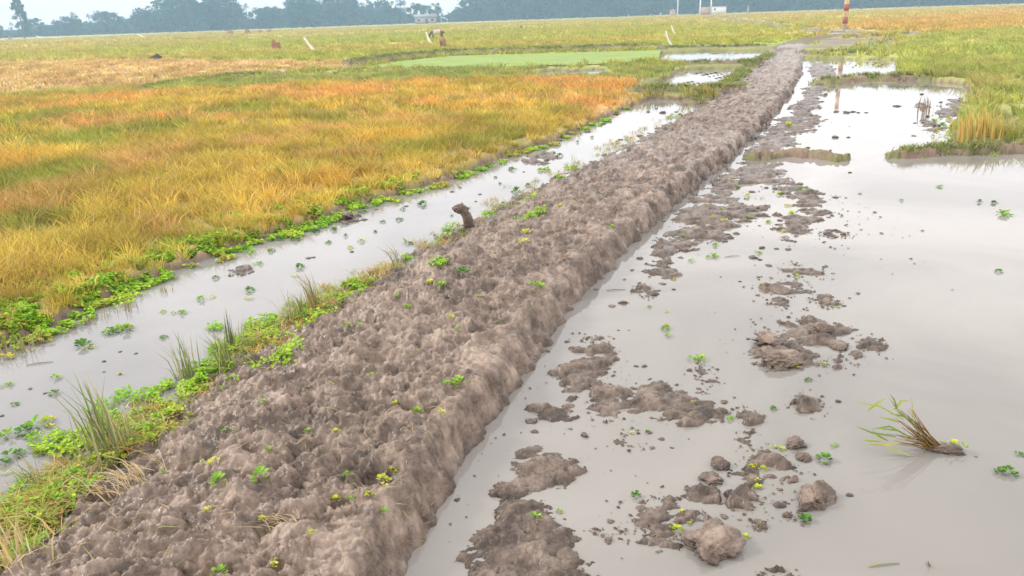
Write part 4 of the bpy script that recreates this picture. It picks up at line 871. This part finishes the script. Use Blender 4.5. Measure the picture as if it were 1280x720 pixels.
tuft(302, 430, 44, 7, 'few thin stems right of the upright bunch', A * .3, .3, spread=.03, cols=((.3, .28, .2),))
tuft(380, 396, 42, 40, 'olive tuft beside the bright green weeds, left one of a pair', A * .8, .5, spread=.05, cols=((.22, .26, .07), (.35, .33, .14)))
tuft(396, 392, 52, 40, 'rusty tipped tuft beside the bright green weeds, right one of a pair', A * .8, .5, spread=.04, cols=((.22, .26, .07), (.42, .24, .12)))
tuft(365, 400, 40, 12, 'wispy blades leaning over the ditch left of the pair of tufts', A * .9, .9, spread=.05)
tuft(418, 375, 36, 16, 'small dark tuft above the rusty tipped one', A * .6, .4, spread=.04)
tuft(496, 334, 36, 18, 'grey wispy tuft at the ditch edge beside a mud bump', A * .7, .7, spread=.03, cols=((.35, .33, .24), (.22, .24, .14)))
tuft(668, 240, 22, 14, 'small dark tuft at the ditch edge beyond the stump', A * .6, .5, spread=.04)
tuft(717, 212, 26, 16, 'spiky little tuft farthest along the ditch edge', A * .6, .6, spread=.05)
tuft(640, 262, 20, 8, 'two or three stiff blades leaning out from the embankment edge', A * .8, 1.2, spread=.03)
DRY = ((.62, .48, .26), (.55, .38, .18), (.66, .55, .36))
tuft(165, 596, 26, 60, 'flattened pale straw bunch right below the tallest tuft', A * .95, 1.9, cols=DRY, spread=.14, zz=.12, wid=.007, name='straw_bunch', cat='straw')
tuft(15, 700, 50, 46, 'dry pale straw tuft in the bottom left corner', A * .75, .9, cols=DRY, spread=.12, zz=.08, name='straw_bunch', cat='straw')
tuft(360, 630, 22, 34, 'dry straw bunch lying on the near embankment', A * 1.1, 1.8, cols=DRY, spread=.07, zz=.25, name='straw_bunch', cat='straw')
tuft(1158, 138, 22, 14, 'dark brown reed stub standing in the far right pond', A * .35, .5, cols=((.20, .15, .10), (.28, .20, .13)), spread=.12, wid=.02, name='reed_stub', cat='reeds', group='stubs in the right pond')
for j, (a, b_, s_) in enumerate([(1215, 178, 38), (1232, 176, 34), (1222, 170, 30), (1248, 178, 22)]):
    tuft(a, b_, s_, 60, ['leftmost and tallest orange rice tuft in the wet corner of the green rice', 'second orange rice tuft from the left in the wet corner of the green rice', 'orange rice tuft standing behind the others in the wet corner of the green rice', 'rightmost orange rice tuft in the wet corner of the green rice'][j], A * .5, .35, cols=((.60, .36, .10), (.55, .40, .12), (.42, .42, .10)), spread=.2, wid=.018, name='rice_tuft', group='orange tufts at the green rice corner', cat='rice tuft')
# reflected stalks standing in the water under the left bank
for j, (a, b_, s_) in enumerate([(18, 432, 26), (32, 436, 30), (45, 428, 22), (135, 392, 18), (160, 385, 20), (205, 362, 14), (6, 440, 30), (110, 402, 18)]):
    tuft(a, b_, s_, 12, 'thin brown stems standing in the water under the leafy bank', A * .6, .3, cols=((.30, .22, .12), (.36, .32, .14)), spread=.06, name='water_stems', group='stems under the leafy bank', cat='stems')

# fallen rice clump in the right pond
rc = empty('rice_clump', tuple(W(1178, 562, 0)), 0, 'uprooted rice clump leaning left out of the open water at right', 'rice clump')
def stalk(pts, w, c, mb):
    pts = [Vector(p) for p in pts]; n = len(pts)
    mb.tube(pts, [w * (1 - .8 * i / (n - 1)) for i in range(n)], 4, c)
def flat(pts, w, c, mb):
    pts = [Vector(p) for p in pts]; V = []; n = len(pts)
    for i, p in enumerate(pts):
        t = (pts[min(i + 1, n - 1)] - pts[max(i - 1, 0)]).normalized(); s_ = t.cross(Vector((.2, -.5, 1))).normalized() * w * (math.sin(math.pi * (.15 + .85 * i / (n - 1))) * .9 + .05)
        V += [p - s_, p + s_]
    mb.add(V, [(2 * i, 2 * i + 1, 2 * i + 3, 2 * i + 2) for i in range(n - 1)], c)
mpx = mpp(W(1178, 562)); root = np.array(rc.location)
def at_clump(px, py, y_off):
    """point on the sight line of (px, py) in the upright plane y = root + y_off, relative to the root"""
    d = Fv * FPX + Rv * (px - 640) + Uv * (360 - py); t = (root[1] + y_off) / d[1]
    return Vector((d[0] * t - root[0], y_off, CAM_H + d[2] * t - root[2]))
mb1, mb2, mb3 = MB(), MB(), MB(); rq = random.Random(3)
BR = [(.30, .16, .06), (.42, .22, .07), (.36, .26, .10), (.20, .13, .07)]; GB = [(.24, .32, .06), (.32, .36, .09), (.42, .42, .12), (.18, .26, .06)]
for k in range(22):
    tx, ty = 1128 + rq.uniform(-10, 14), 520 + rq.uniform(-10, 18); e = at_clump(tx, ty, rq.uniform(-.04, .06)); s0 = Vector((rq.uniform(-.03, .03), rq.uniform(-.03, .03), -.02))
    stalk([s0, s0.lerp(e, .5) + Vector((0, 0, rq.uniform(-.01, .015))), e], .0042, rq.choice(BR), mb1)
for k in range(12):
    tx, ty = 1112 + rq.uniform(-8, 20), 549 + rq.uniform(-7, 7); e = at_clump(tx, ty, rq.uniform(-.06, .04)); s0 = Vector((rq.uniform(-.03, .03), rq.uniform(-.03, .03), -.01))
    stalk([s0, s0.lerp(e, .55) + Vector((0, 0, .01)), e], .0036, rq.choice(BR), mb1)
for (a, b_, c_, d_) in [((1150, 540), (1122, 512), (1110, 495), .01), ((1130, 525), (1100, 508), (1066, 502), .0), ((1084, 514), (1095, 505), (1108, 497), .02), ((1145, 530), (1141, 515), (1139, 495), .02), ((1118, 512), (1127, 501), (1138, 501), .03), ((1140, 548), (1122, 538), (1092, 535), .0), ((1135, 545), (1112, 533), (1088, 537), -.02), ((1120, 546), (1090, 541), (1068, 532), -.02),
                          ((1100, 552), (1085, 551), (1078, 550), -.02), ((1138, 570), (1110, 560), (1092, 542), -.05), ((1125, 528), (1112, 524), (1096, 521), .01), ((1128, 553), (1108, 556), (1082, 556), -.03), ((1150, 530), (1128, 520), (1112, 517), .0), ((1110, 551), (1098, 545), (1090, 537), 0), ((1122, 512), (1118, 500), (1112, 492), .02)]:
    pts = [at_clump(*a, d_), at_clump(*b_, d_ + .01), at_clump(*c_, d_ + .02)]
    flat([pts[0], pts[0].lerp(pts[1], .5), pts[1], pts[1].lerp(pts[2], .5), pts[2]], .0065, rq.choice(GB), mb2)
mb1.build('stalks', LEAF, rc, False, True); mb2.build('leaves', LEAF, rc, False, True)
v, f = clod_mesh((.15, .11, .055), 60, 4); mk('root_clod', v + np.array([.02, 0, .0]), f, CLODM, rc)
V, Fs, C = rosette(9, 9, .024, YG, .6); mk('weed', V + np.array([.03, -.02, .03]), Fs, WEED, rc, C, False)
V, Fs, C = rosette(12, 8, .024, MG, .5); mk('weed', V + np.array([.07, -.03, .02]), Fs, WEED, rc, C, False)
# drifting stem bits
for j, (a, b_, l_, az_) in enumerate([(1105, 707, 40, 0.1), (1160, 706, 9, 1.5), (780, 379, 14, 0), (915, 321, 20, .2), (1000, 438, 12, 1.3), (600, 420, 1, 0), (770, 363, 24, 0.05), (822, 670, 22, .3), (205, 485, 30, -.1), (50, 455, 30, .3), (20, 633, 30, .6)]):
    if l_ < 2: continue
    p = W(a, b_, 0); m = mpp(p); mb = MB(); l = l_ * m; mb.tube([(-l / 2, 0, .004), (-l * .1, l * .03, .007), (l / 2, 0, .003)], [.002, .003, .0015], 5, (.30, .24, .13) if j else (.38, .38, .16))
    if j == 1: mb.tube([(-l / 2, 0, .004), (-l * .6, l * .4, .03)], [.003, .001], 5, (.30, .18, .10))
    o = mb.build('floating_straw', LEAF, None, False, True, loc=tuple(p)); o.rotation_euler[2] = az_
    tag(o, ['long pale grass stem floating at the bottom edge of the right pond', 'short brown stem standing in the water at the bottom right', 'thin stem on the small mud scrap by the churned strip', 'thin stem floating left of the topmost islet', 'stem stuck in the largest islet', '', 'thin dark stem floating between embankment toe and churned strip', 'stem lying by the ragged mud patch', 'dark stem floating in the left ditch beside the fanned tuft', 'thin stem floating under the leafy bank of the left ditch', 'bent stem in the ditch at the left edge'][j], 'stem')

# mud-caked stump at the ditch edge
p = W(588, 287, 0); st = empty('muddy_stump', tuple(p), 0, 'mud-caked stump leaning over the left ditch with a dark clod on its head', 'stump')
m = mpp(p); mb = MB(); H = 31 * m
mb.tube([(0, 0, -.05), (-.01, 0, H * .25), (-.03, .0, H * .6), (-.07, .0, H * .85)], [.062, .052, .045, .04], 12); o = mb.build('stem', MUD, st, True)
v, f = clod_mesh((.15, .11, .10), 71, 4); mk('clod_cap', v + np.array([-.08, 0, H * .88]), f, CLODM, st)

# ---------------------------------------------------------------- distance: pole, markers, animals, huts, trees
PM = {'cream': mat_plain('cream_paint', (.70, .52, .32), .6, .15, 3), 'red': mat_plain('red_paint', (.32, .085, .05), .6, .2, 3)}
p = W(1055, 41, 0); pole = empty('striped_pole', (p[0], p[1], .08), 0, 'tall red and cream banded pole standing beside the dirt path', 'pole')
m = mpp(p); R_ = 3.0 * m; bh = 7.6 * m; mb = MB(); mb.tube([(0, 0, -.2), (0, 0, bh * 12.6)], [R_, R_ * .8], 20); mb.build('shaft', PM['cream'], pole, True)
for k in range(6):
    z0_ = bh * (1.25 + k * 2); f0 = 1 - .28 * z0_ / (bh * 18); f1 = 1 - .28 * (z0_ + bh) / (bh * 18)
    mb = MB(); mb.tube([(0, 0, z0_), (0, 0, z0_ + bh)], [R_ * f0 + .008, R_ * f1 + .008], 20, caps=True); mb.build('band', PM['red'], pole, True)
v, f = clod_mesh((1.6, 1.1, .3), 81, 4); o = mk('footing', v, f, mat_plain('pale_rubble', (.48, .47, .43), .9, .2, 9, .02), pole)
WHT = mat_plain('white_sheet', (.82, .80, .72), .6, .06)
WOOD = mat_plain('stake_wood', (.30, .24, .17), .8)
for (bx, by, tx, ty, wb, lab) in [(395, 67, 383, 48, 4.5, 'white sheeted marker stake leaning left in the far green field, left of centre'), (841, 60, 833, 40, 3.6, 'larger of two bent white stakes behind the nursery paddy'), (844, 43, 840, 32, 2.6, 'smaller and farther of two bent white stakes behind the nursery paddy'),
                                  (539, 56, 534, 41, 3.6, 'white stake standing beside the two grazing goats'), (182, 47, 172, 42, 2.4, 'faint white stake leaning far out below the trees'), (56, 48, 46, 44.5, 2.2, 'farthest faint white stake near the lone tall tree')]:
    p = W(bx, by, .05); m = mpp(p); e = empty('marker_stake', (p[0], p[1], .05), 0, lab, 'stake', 'white stakes in the far fields')
    tip = Vector(((tx - bx) * m, 0, (by - ty) * m)); mb = MB(); mb.tube([(0, 0, -.1), tip * .5, tip], [.02, .018, .012], 6); mb.build('stick', WOOD, e, True)
    mb = MB(); side = tip.cross(Vector((0, 1, 0))).normalized(); w_ = wb * m; V = []
    for i in range(7):
        t = i / 6; q = tip * (t * 1.02 + .02) + side * math.sin(t * 2.6) * w_ * .5 * (1 if bx > 800 else .3); hw = w_ * (.5 - .32 * t)
        for dy in (-.03, .03): V += [q - side * hw + Vector((0, dy, 0)), q + side * hw + Vector((0, dy, 0))]
    Fs = []
    for i in range(6):
        a = i * 4; Fs += [(a, a + 1, a + 5, a + 4), (a + 2, a + 6, a + 7, a + 3), (a, a + 4, a + 6, a + 2), (a + 1, a + 3, a + 7, a + 5)]
    Fs += [(0, 2, 3, 1), (24, 25, 27, 26)]; mb.add(V, Fs); mb.build('white_wrap', WHT, e, False)

def skin(name, verts, edges, radii, mat, parent=None, loc=(0, 0, 0), rz=0, sc_=1., sub=2):
    me = bpy.data.meshes.new(name); me.from_pydata([tuple(c * sc_ for c in v) for v in verts], edges, []); o = bpy.data.objects.new(name, me); COL.objects.link(o)
    mod = o.modifiers.new('skin', 'SKIN'); mod.use_smooth_shade = True
    for i, r_ in enumerate(radii): me.skin_vertices[0].data[i].radius = (r_ * sc_, r_ * sc_)
    me.skin_vertices[0].data[0].use_root = True
    s_ = o.modifiers.new('sub', 'SUBSURF'); s_.levels = sub; s_.render_levels = sub
    dg = bpy.context.evaluated_depsgraph_get(); me2 = bpy.data.meshes.new_from_object(o.evaluated_get(dg)); bpy.data.objects.remove(o)
    me2.name = name; me2.materials.clear(); me2.materials.append(mat); o = bpy.data.objects.new(name, me2); COL.objects.link(o)
    o.location = loc; o.rotation_euler[2] = rz
    if parent: o.parent = parent
    return o
def goat(px, py, s, rz, label, mat, dark):
    p = W(px, py, 0); zg = .05
    e = empty('goat', (p[0], p[1], zg), rz, label, 'goat')
    # trunk along x, head grazing at +x; hips, hocks, knees jointed
    V = [(0, 0, .50), (.22, 0, .52), (.33, 0, .50), (.45, 0, .40), (.54, 0, .26), (.60, 0, .15), (.66, 0, .08), (-.2, 0, .51), (-.34, 0, .52), (-.44, 0, .50), (-.47, 0, .42),
         (.26, .09, .38), (.28, .09, .22), (.26, .09, .12), (.27, .09, .0), (.26, -.09, .38), (.24, -.09, .22), (.23, -.09, .12), (.24, -.09, 0),
         (-.30, .09, .40), (-.24, .10, .28), (-.36, .10, .17), (-.33, .10, 0), (-.30, -.09, .40), (-.27, -.10, .28), (-.39, -.10, .17), (-.36, -.10, 0)]
    E = [(0, 1), (1, 2), (2, 3), (3, 4), (4, 5), (5, 6), (0, 7), (7, 8), (8, 9), (9, 10), (1, 11), (11, 12), (12, 13), (13, 14), (1, 15), (15, 16), (16, 17), (17, 18), (8, 19), (19, 20), (20, 21), (21, 22), (8, 23), (23, 24), (24, 25), (25, 26)]
    R = [.15, .145, .11, .075, .06, .06, .035, .15, .13, .03, .018, .06, .03, .025, .022, .06, .03, .025, .022, .075, .045, .024, .022, .075, .045, .024, .022]
    skin('body', V, E, R, mat, e, sc_=s)
    mb = MB()
    for y in (-1, 1):
        mb.tube([(.55 * s, .04 * y * s, .27 * s), (.50 * s, .12 * y * s, .25 * s), (.49 * s, .15 * y * s, .21 * s)], [.02 * s, .028 * s, .008 * s], 6)
    mb.build('ears', dark, e, True)
    mb = MB()
    for y in (-1, 1): mb.tube([(.53 * s, .03 * y * s, .30 * s), (.47 * s, .05 * y * s, .36 * s), (.40 * s, .06 * y * s, .36 * s)], [.016 * s, .012 * s, .004 * s], 6)
    mb.build('horns', dark, e, True)
    return e
def mat_goat(name, ca, cb, thr):
    m, nt, b, o = nmat(name); tcn = nt.nodes.new('ShaderNodeTexCoord'); sx = nt.nodes.new('ShaderNodeSeparateXYZ'); lk(nt, tcn.outputs['Object'], sx.inputs[0])
    ab = nt.nodes.new('ShaderNodeMath'); ab.operation = 'ABSOLUTE'; lk(nt, sx.outputs[0], ab.inputs[0])
    r = nt.nodes.new('ShaderNodeValToRGB'); r.color_ramp.elements[0].position = thr; r.color_ramp.elements[0].color = (*ca, 1); r.color_ramp.elements[1].position = thr + .06; r.color_ramp.elements[1].color = (*cb, 1)
    lk(nt, ab.outputs[0], r.inputs[0]); lk(nt, r.outputs[0], b.inputs['Base Color']); b.inputs['Roughness'].default_value = .8; return m
DK = mat_plain('dark_hair', (.09, .06, .045), .8)
goat(547, 51, 1.45, rad(175), 'grazing goat with pale grey middle and dark head and rump beside the white stake', mat_goat('pied_hair', (.55, .46, .42), (.12, .09, .07), .30), DK)
goat(554, 63, 1.15, rad(-80), 'reddish brown goat, nearer of the two grazing behind the nursery paddy', mat_plain('red_brown_hair', (.26, .12, .07), .8), DK)
# low heaps out in the fields
clod(195, 75, 15, 9, 'dark low heap at the edge of the tan stubble field', 31, 4, name='earth_heap', group='heaps in the far fields', cat='heap', mat=mat_plain('dark_earth', (.06, .05, .05), .8, .2, 12), z=.12, hscale=.9)
BRH = mat_plain('brown_straw', (.30, .15, .09), .9, .3, 12)
clod(345, 62, 11, 10, 'reddish brown heap out in the green field left of the leaning stake', 32, 4, name='straw_heap', group='heaps in the far fields', cat='heap', mat=BRH, z=.16, hscale=1.4)
for j, (a, b_, w_, h_, l) in enumerate([(288, 42.5, 9, 3.5, 'leftmost and widest of the row of small brown heaps below the trees'), (310, 42, 6, 4, 'second small brown heap from the left in the row below the trees'), (325, 41, 8, 2.5, 'third small brown heap from the left in the row below the trees'), (337, 40.5, 6, 2.5, 'rightmost small brown heap in the row below the trees'), (652, 36.5, 4, 3, 'tiny dark heap in the far yellow field near the centre'), (13, 49, 4, 3, 'tiny dark heap near the left edge below the lone tree')]):
    clod(a, b_, w_, h_, l, 33 + j, 3, name='straw_heap', group='heaps in the far fields', cat='heap', mat=BRH, z=.14, hscale=1.8)

# far buildings
PLA = mat_plain('pale_plaster', (.40, .36, .34), .8, .15, .6); ROOF = mat_plain('tin_roof', (.28, .28, .29), .5, .15, .5); WHW = mat_plain('whitewash', (.80, .80, .82), .7, .05); PINK = mat_plain('pink_brick', (.55, .34, .28), .85, .15, .8); DARK = mat_plain('dark_opening', (.05, .05, .05), .8)
def at_far(px, D):   # ground point in the direction of pixel column px at the distance D
    d = Fv * FPX + Rv * (px - 640) + Uv * (360 - (43 - px * .0344)); a = math.atan2(d[0], d[1]); return np.array([D * math.sin(a), D * math.cos(a), .1])
p = at_far(532, 372); fh = empty('farmhouse', tuple(p), 0, 'pale plastered farmhouse with grey roof in front of the trees', 'house')
mb = MB(); mb.box((0, 0, 1.4), (9, 5, 2.8)); mb.build('wall', PLA, fh)
mb = MB(); mb.add([(-5, -3, 2.7), (5, -3, 2.7), (5, 3, 2.7), (-5, 3, 2.7), (-5, 0, 4.0), (5, 0, 4.0)], [(0, 1, 5, 4), (2, 3, 4, 5), (0, 4, 3), (1, 2, 5), (3, 2, 1, 0)]); mb.build('roof', ROOF, fh)
mb = MB(); mb.box((.6, -2.53, 1.05), (1.1, .1, 2.1)); mb.build('door', DARK, fh)
for dx in (-2.8, 3.2): mb = MB(); mb.box((dx, -2.53, 1.55), (1.1, .1, .9)); mb.build('window', DARK, fh)
p = at_far(881, 330); gt = empty('white_gatehouse', tuple(p), 0, 'white framed open structure over a pink brick base at the end of the dirt path', 'gatehouse')
mb = MB(); mb.box((0, 0, 1.4), (3.8, 2.4, 2.8)); mb.build('brick_base', PINK, gt)
for dx in (-2.1, 2.1): mb = MB(); mb.box((dx, -1.1, 3.0), (.4, .4, 6.0)); mb.build('pillar', WHW, gt)
mb = MB(); mb.box((0, -1.1, 6.1), (4.8, .5, .35)); mb.build('beam', WHW, gt)
p = at_far(898, 330); ww = empty('white_shed', tuple(p), 0, 'low white shed right of the white framed structure', 'shed')
mb = MB(); mb.box((0, 0, 1.5), (5.2, 3, 2.6)); mb.build('wall', WHW, ww); mb = MB(); mb.box((0, 0, 2.9), (5.6, 3.4, .18)); mb.build('roof', ROOF, ww)
mb = MB(); mb.box((-1.8, -1.53, 1.9), (.7, .1, .6)); mb.build('window', DARK, ww)
p = at_far(841, 340); rh = empty('brick_hut', tuple(p), 0, 'small red brick hut beside the thin pale pole', 'hut')
mb = MB(); mb.box((0, 0, .9), (2, 2, 1.8)); mb.build('wall', PINK, rh); mb = MB(); mb.add([(-1.2, -1.2, 1.8), (1.2, -1.2, 1.8), (1.2, 1.2, 1.8), (-1.2, 1.2, 1.8), (0, 0, 2.5)], [(0, 1, 4), (1, 2, 4), (2, 3, 4), (3, 0, 4), (3, 2, 1, 0)]); mb.build('roof', PINK, rh)
p = at_far(555, 370); mb = MB(); mb.add([(-1.4, 0, 2.6), (1.6, 0, 1.4), (1.6, 1.2, 1.5), (-1.4, 1.2, 2.7), (-1.4, 0, 2.7), (1.6, 0, 1.5), (1.6, 1.2, 1.6), (-1.4, 1.2, 2.8)], [(3, 2, 1, 0), (4, 5, 6, 7), (0, 1, 5, 4), (1, 2, 6, 5), (2, 3, 7, 6), (3, 0, 4, 7)])
for a, b_, t_ in ((-1.3, .1, 2.65), (1.5, .1, 1.45), (1.5, 1.1, 1.5), (-1.3, 1.1, 2.7)): mb.tube([(a, b_, 0), (a, b_, t_)], [.05, .05], 6)
o = mb.build('awning', WHW, None, False, loc=tuple(p)); tag(o, 'small tilted white awning right of the farmhouse', 'awning')
p = at_far(847, 300); up = empty('utility_pole', tuple(p), 0, 'thin pale utility pole rising in front of the trees', 'pole')
mb = MB(); mb.tube([(0, 0, -.2), (0, 0, 11)], [.22, .15], 8); mb.build('shaft', WHW, up, True); mb = MB(); mb.box((0, 0, 10.2), (1.8, .12, .12)); mb.build('crossarm', WOOD, up)
p = at_far(935, 250); o = MB(); o.tube([(0, 0, -.1), (0, 0, 1.5), (.05, 0, 2.6)], [.22, .2, .12], 8); o = o.build('boundary_post', PLA, None, True, loc=tuple(p)); tag(o, 'short pale post standing where the dirt path bends', 'post')

# trees
TG = np.array([(.020, .095, .095), (.028, .115, .100), (.020, .085, .105), (.040, .130, .090), (.030, .100, .11)])
def crown_mesh(seed, w, h, base, n, dens=1., flat_=0.):
    """leaf sprays gathered on many small clumps through the crown's volume"""
    rn = np.random.default_rng(seed); nc = 26; cl = []
    for i in range(nc):
        t = rn.random() ** .8; zz = base + (h - base) * t; rr = w / 2 * math.sin(math.pi * (.12 + .8 * t)) ** .7 * math.sqrt(rn.random()); a = rn.random() * 6.283
        cl.append((math.cos(a) * rr, math.sin(a) * rr, zz, w * (.10 + .12 * rn.random())))
    cl = np.array(cl); k = rn.integers(0, nc, n); d = rn.normal(size=(n, 3)); d /= np.linalg.norm(d, axis=1)[:, None]; q = rn.random(n) ** .5
    P = cl[k, :3] + d * (cl[k, 3] * q)[:, None] * np.array([1, 1, .75]); sz = w * .034 * (.6 + .9 * rn.random(n))
    u = rn.normal(size=(n, 3)); u /= np.linalg.norm(u, axis=1)[:, None]; v = np.cross(u, rn.normal(size=(n, 3))); v /= np.linalg.norm(v, axis=1)[:, None]
    V = np.stack([P - u * sz[:, None], P + v * sz[:, None] * .7, P + u * sz[:, None], P - v * sz[:, None] * .7], 1).reshape(-1, 3)
    tone = TG[rn.integers(0, len(TG), nc)][k] * (.8 + .4 * rn.random(n))[:, None]
    return V, np.arange(n * 4).reshape(-1, 4), np.repeat(tone, 4, axis=0), cl
TP = []
for s_ in range(7):
    w, h, b_, n = [(9, 10, 1.5, 1500), (8, 13, 3, 1500), (6, 12, 2.5, 1200), (11, 9, 1.0, 1600), (7, 9, 1.2, 1300), (5, 14, 4, 1000), (12, 12, 2, 1900)][s_]
    V, Fs, C, cl = crown_mesh(200 + s_, w, h, b_, n)
    root_ = empty('leafy_tree', (0, 0, 0)); mb = MB(); mb.tube([(0, 0, -.3), (.1, 0, h * .35), (0, .1, h * .8)], [.3, .22, .07], 7)
    for c in cl[::3]: mb.tube([(0, 0, c[2] * .55), tuple(c[:3])], [.11, .03], 5)
    mb.build('trunk', BARK, root_, True); mk('crown', V, Fs, TREEM, root_, C, False); TP.append((root_, h))
used = set()
def tree(px, D, top, k, label, group='trees along the far edge of the fields'):
    """top = photograph row the tree's top reaches"""
    p = at_far(px, D); hor = 43 - px * .0344; h = (hor - top) / FPX * math.hypot(D, 0) + CAM_H
    r_, ph = TP[k]
    if k in used: o = dup(r_)
    else: o = r_; used.add(k)
    s_ = h / ph; o.location = (p[0], p[1], 0); o.scale = (s_ * random.uniform(.95, 1.25), s_ * random.uniform(.95, 1.25), s_); o.rotation_euler[2] = random.uniform(0, 6.28)
    tag(o, label, 'tree', group); return o
# skyline of the photograph: column -> top row
SKY = [(-260, 26), (-140, 24), (-60, 28), (0, 30), (30, 30), (60, 25), (90, 22), (120, 20), (150, 20), (180, 14), (205, 8), (225, 3), (250, 2), (275, -1), (300, 2), (320, 13), (333, 16), (345, 8), (370, 2), (395, -2), (430, -4), (470, 0), (495, 4), (510, 1), (525, 10), (545, 8), (560, 12), (575, 8), (590, 1), (603, -6), (620, -16), (680, -18), (760, -20), (850, -24), (1000, -26), (1150, -30), (1280, -34), (1450, -30), (1640, -34)]
sx_, sy_ = [a for a, _ in SKY], [b for _, b in SKY]
NAMED = {95: 'rounded blue-hazed tree right of the lone tall tree', 228: 'tall tree left of the first dip in the skyline', 275: 'tallest tree of the left clump before the first sky gap', 333: 'low tree in the first gap of the skyline', 380: 'tall tree right of the first sky gap', 500: 'tall tree just left of the widest sky gap', 545: 'low tree in the widest sky gap above the farmhouse', 592: 'tall tree right of the widest sky gap'}
for px, l in NAMED.items(): tree(px, 395, np.interp(px, sx_, sy_) - 1, (px // 5) % 7, l)
x_ = -250.; j = 0
while x_ < 1640:
    D = 385 + 60 * ((j * 7) % 5) / 5; t = float(np.interp(x_, sx_, sy_))
    tree(x_, D, t + ((j * 13) % 7) * .9, j % 7, 'hazy tree in the far tree line, ' + ('under the lone tall tree at far left' if x_ < 90 else 'left of the first sky gap' if x_ < 330 else 'between the first sky gap and the farmhouse' if x_ < 520 else 'between the farmhouse and the thin utility pole' if x_ < 850 else 'between the utility pole and the striped pole' if x_ < 1055 else 'right of the striped pole'), 'far trees ' + str(int(x_ > 90) + int(x_ >= 330) + int(x_ >= 520) + int(x_ >= 850) + int(x_ >= 1055)))
    x_ += 11 + (j * 5) % 7; j += 1
# lone tall sparse tree
p = at_far(29, 345); lt = empty('tall_tree', (p[0], p[1], 0), 0, 'lone tall sparse tree standing above the tree line at far left', 'tree')
mb = MB(); H = (42 - 6.5) / FPX * 345 + 1.9; mb.tube([(0, 0, -.3), (.1, 0, H * .5), (-.2, 0, H * .95)], [.3, .2, .05], 7); rq = random.Random(8); cl = []
for k in range(22):
    t = .42 + .56 * k / 22; a = rq.uniform(0, 6.28); l = rq.uniform(1.2, 3.2) * (1.25 - t); e = (math.cos(a) * l, math.sin(a) * l, H * t + rq.uniform(.2, .8)); mb.tube([(0, 0, H * t), e], [.07, .02], 5); cl.append((*e, rq.uniform(.45, .8)))
mb.build('trunk', BARK, lt, True); cl = np.array(cl); n = 1700; k = RNG.integers(0, len(cl), n); P = cl[k, :3] + RNG.normal(0, .55, (n, 3)) * cl[k, 3][:, None]
sz = .24 * (.6 + .9 * RNG.random(n)); u = RNG.normal(size=(n, 3)); u /= np.linalg.norm(u, axis=1)[:, None]; v = np.cross(u, RNG.normal(size=(n, 3))); v /= np.linalg.norm(v, axis=1)[:, None]
mk('crown', np.stack([P - u * sz[:, None], P + v * sz[:, None], P + u * sz[:, None], P - v * sz[:, None]], 1).reshape(-1, 3), np.arange(n * 4).reshape(-1, 4), TREEM, lt, np.repeat(TG[RNG.integers(0, 5, n)], 4, axis=0), False)
# wood behind: leaf mass closing the gaps low down
n = 90000; px = RNG.random(n) * 1950 - 280; top = np.interp(px, sx_, sy_) + 7; hor = 43 - px * .0344; D = 455 + RNG.random(n) * 45
hm_ = np.clip((hor - top) / FPX * D, 3, 30) * (.75 + .35 * fbm(px * .05, px * .01, 3, 6)); az_ = np.arctan((px - 640) / FPX * cp); zz = hm_ * RNG.random(n) ** .8
P = np.stack([D * np.sin(az_), D * np.cos(az_), zz], 1); sz = .95 * (.6 + .9 * RNG.random(n)); u = RNG.normal(size=(n, 3)); u /= np.linalg.norm(u, axis=1)[:, None]; v = np.cross(u, RNG.normal(size=(n, 3))); v /= np.linalg.norm(v, axis=1)[:, None]
o = mk('far_woods', np.stack([P - u * sz[:, None], P + v * sz[:, None], P + u * sz[:, None], P - v * sz[:, None]], 1).reshape(-1, 3), np.arange(n * 4).reshape(-1, 4), TREEM, None, np.repeat(TG[RNG.integers(0, 5, n)], 4, axis=0), False)
tag(o, 'dense far wood closing the view behind the tree line', 'woods', kind='stuff')
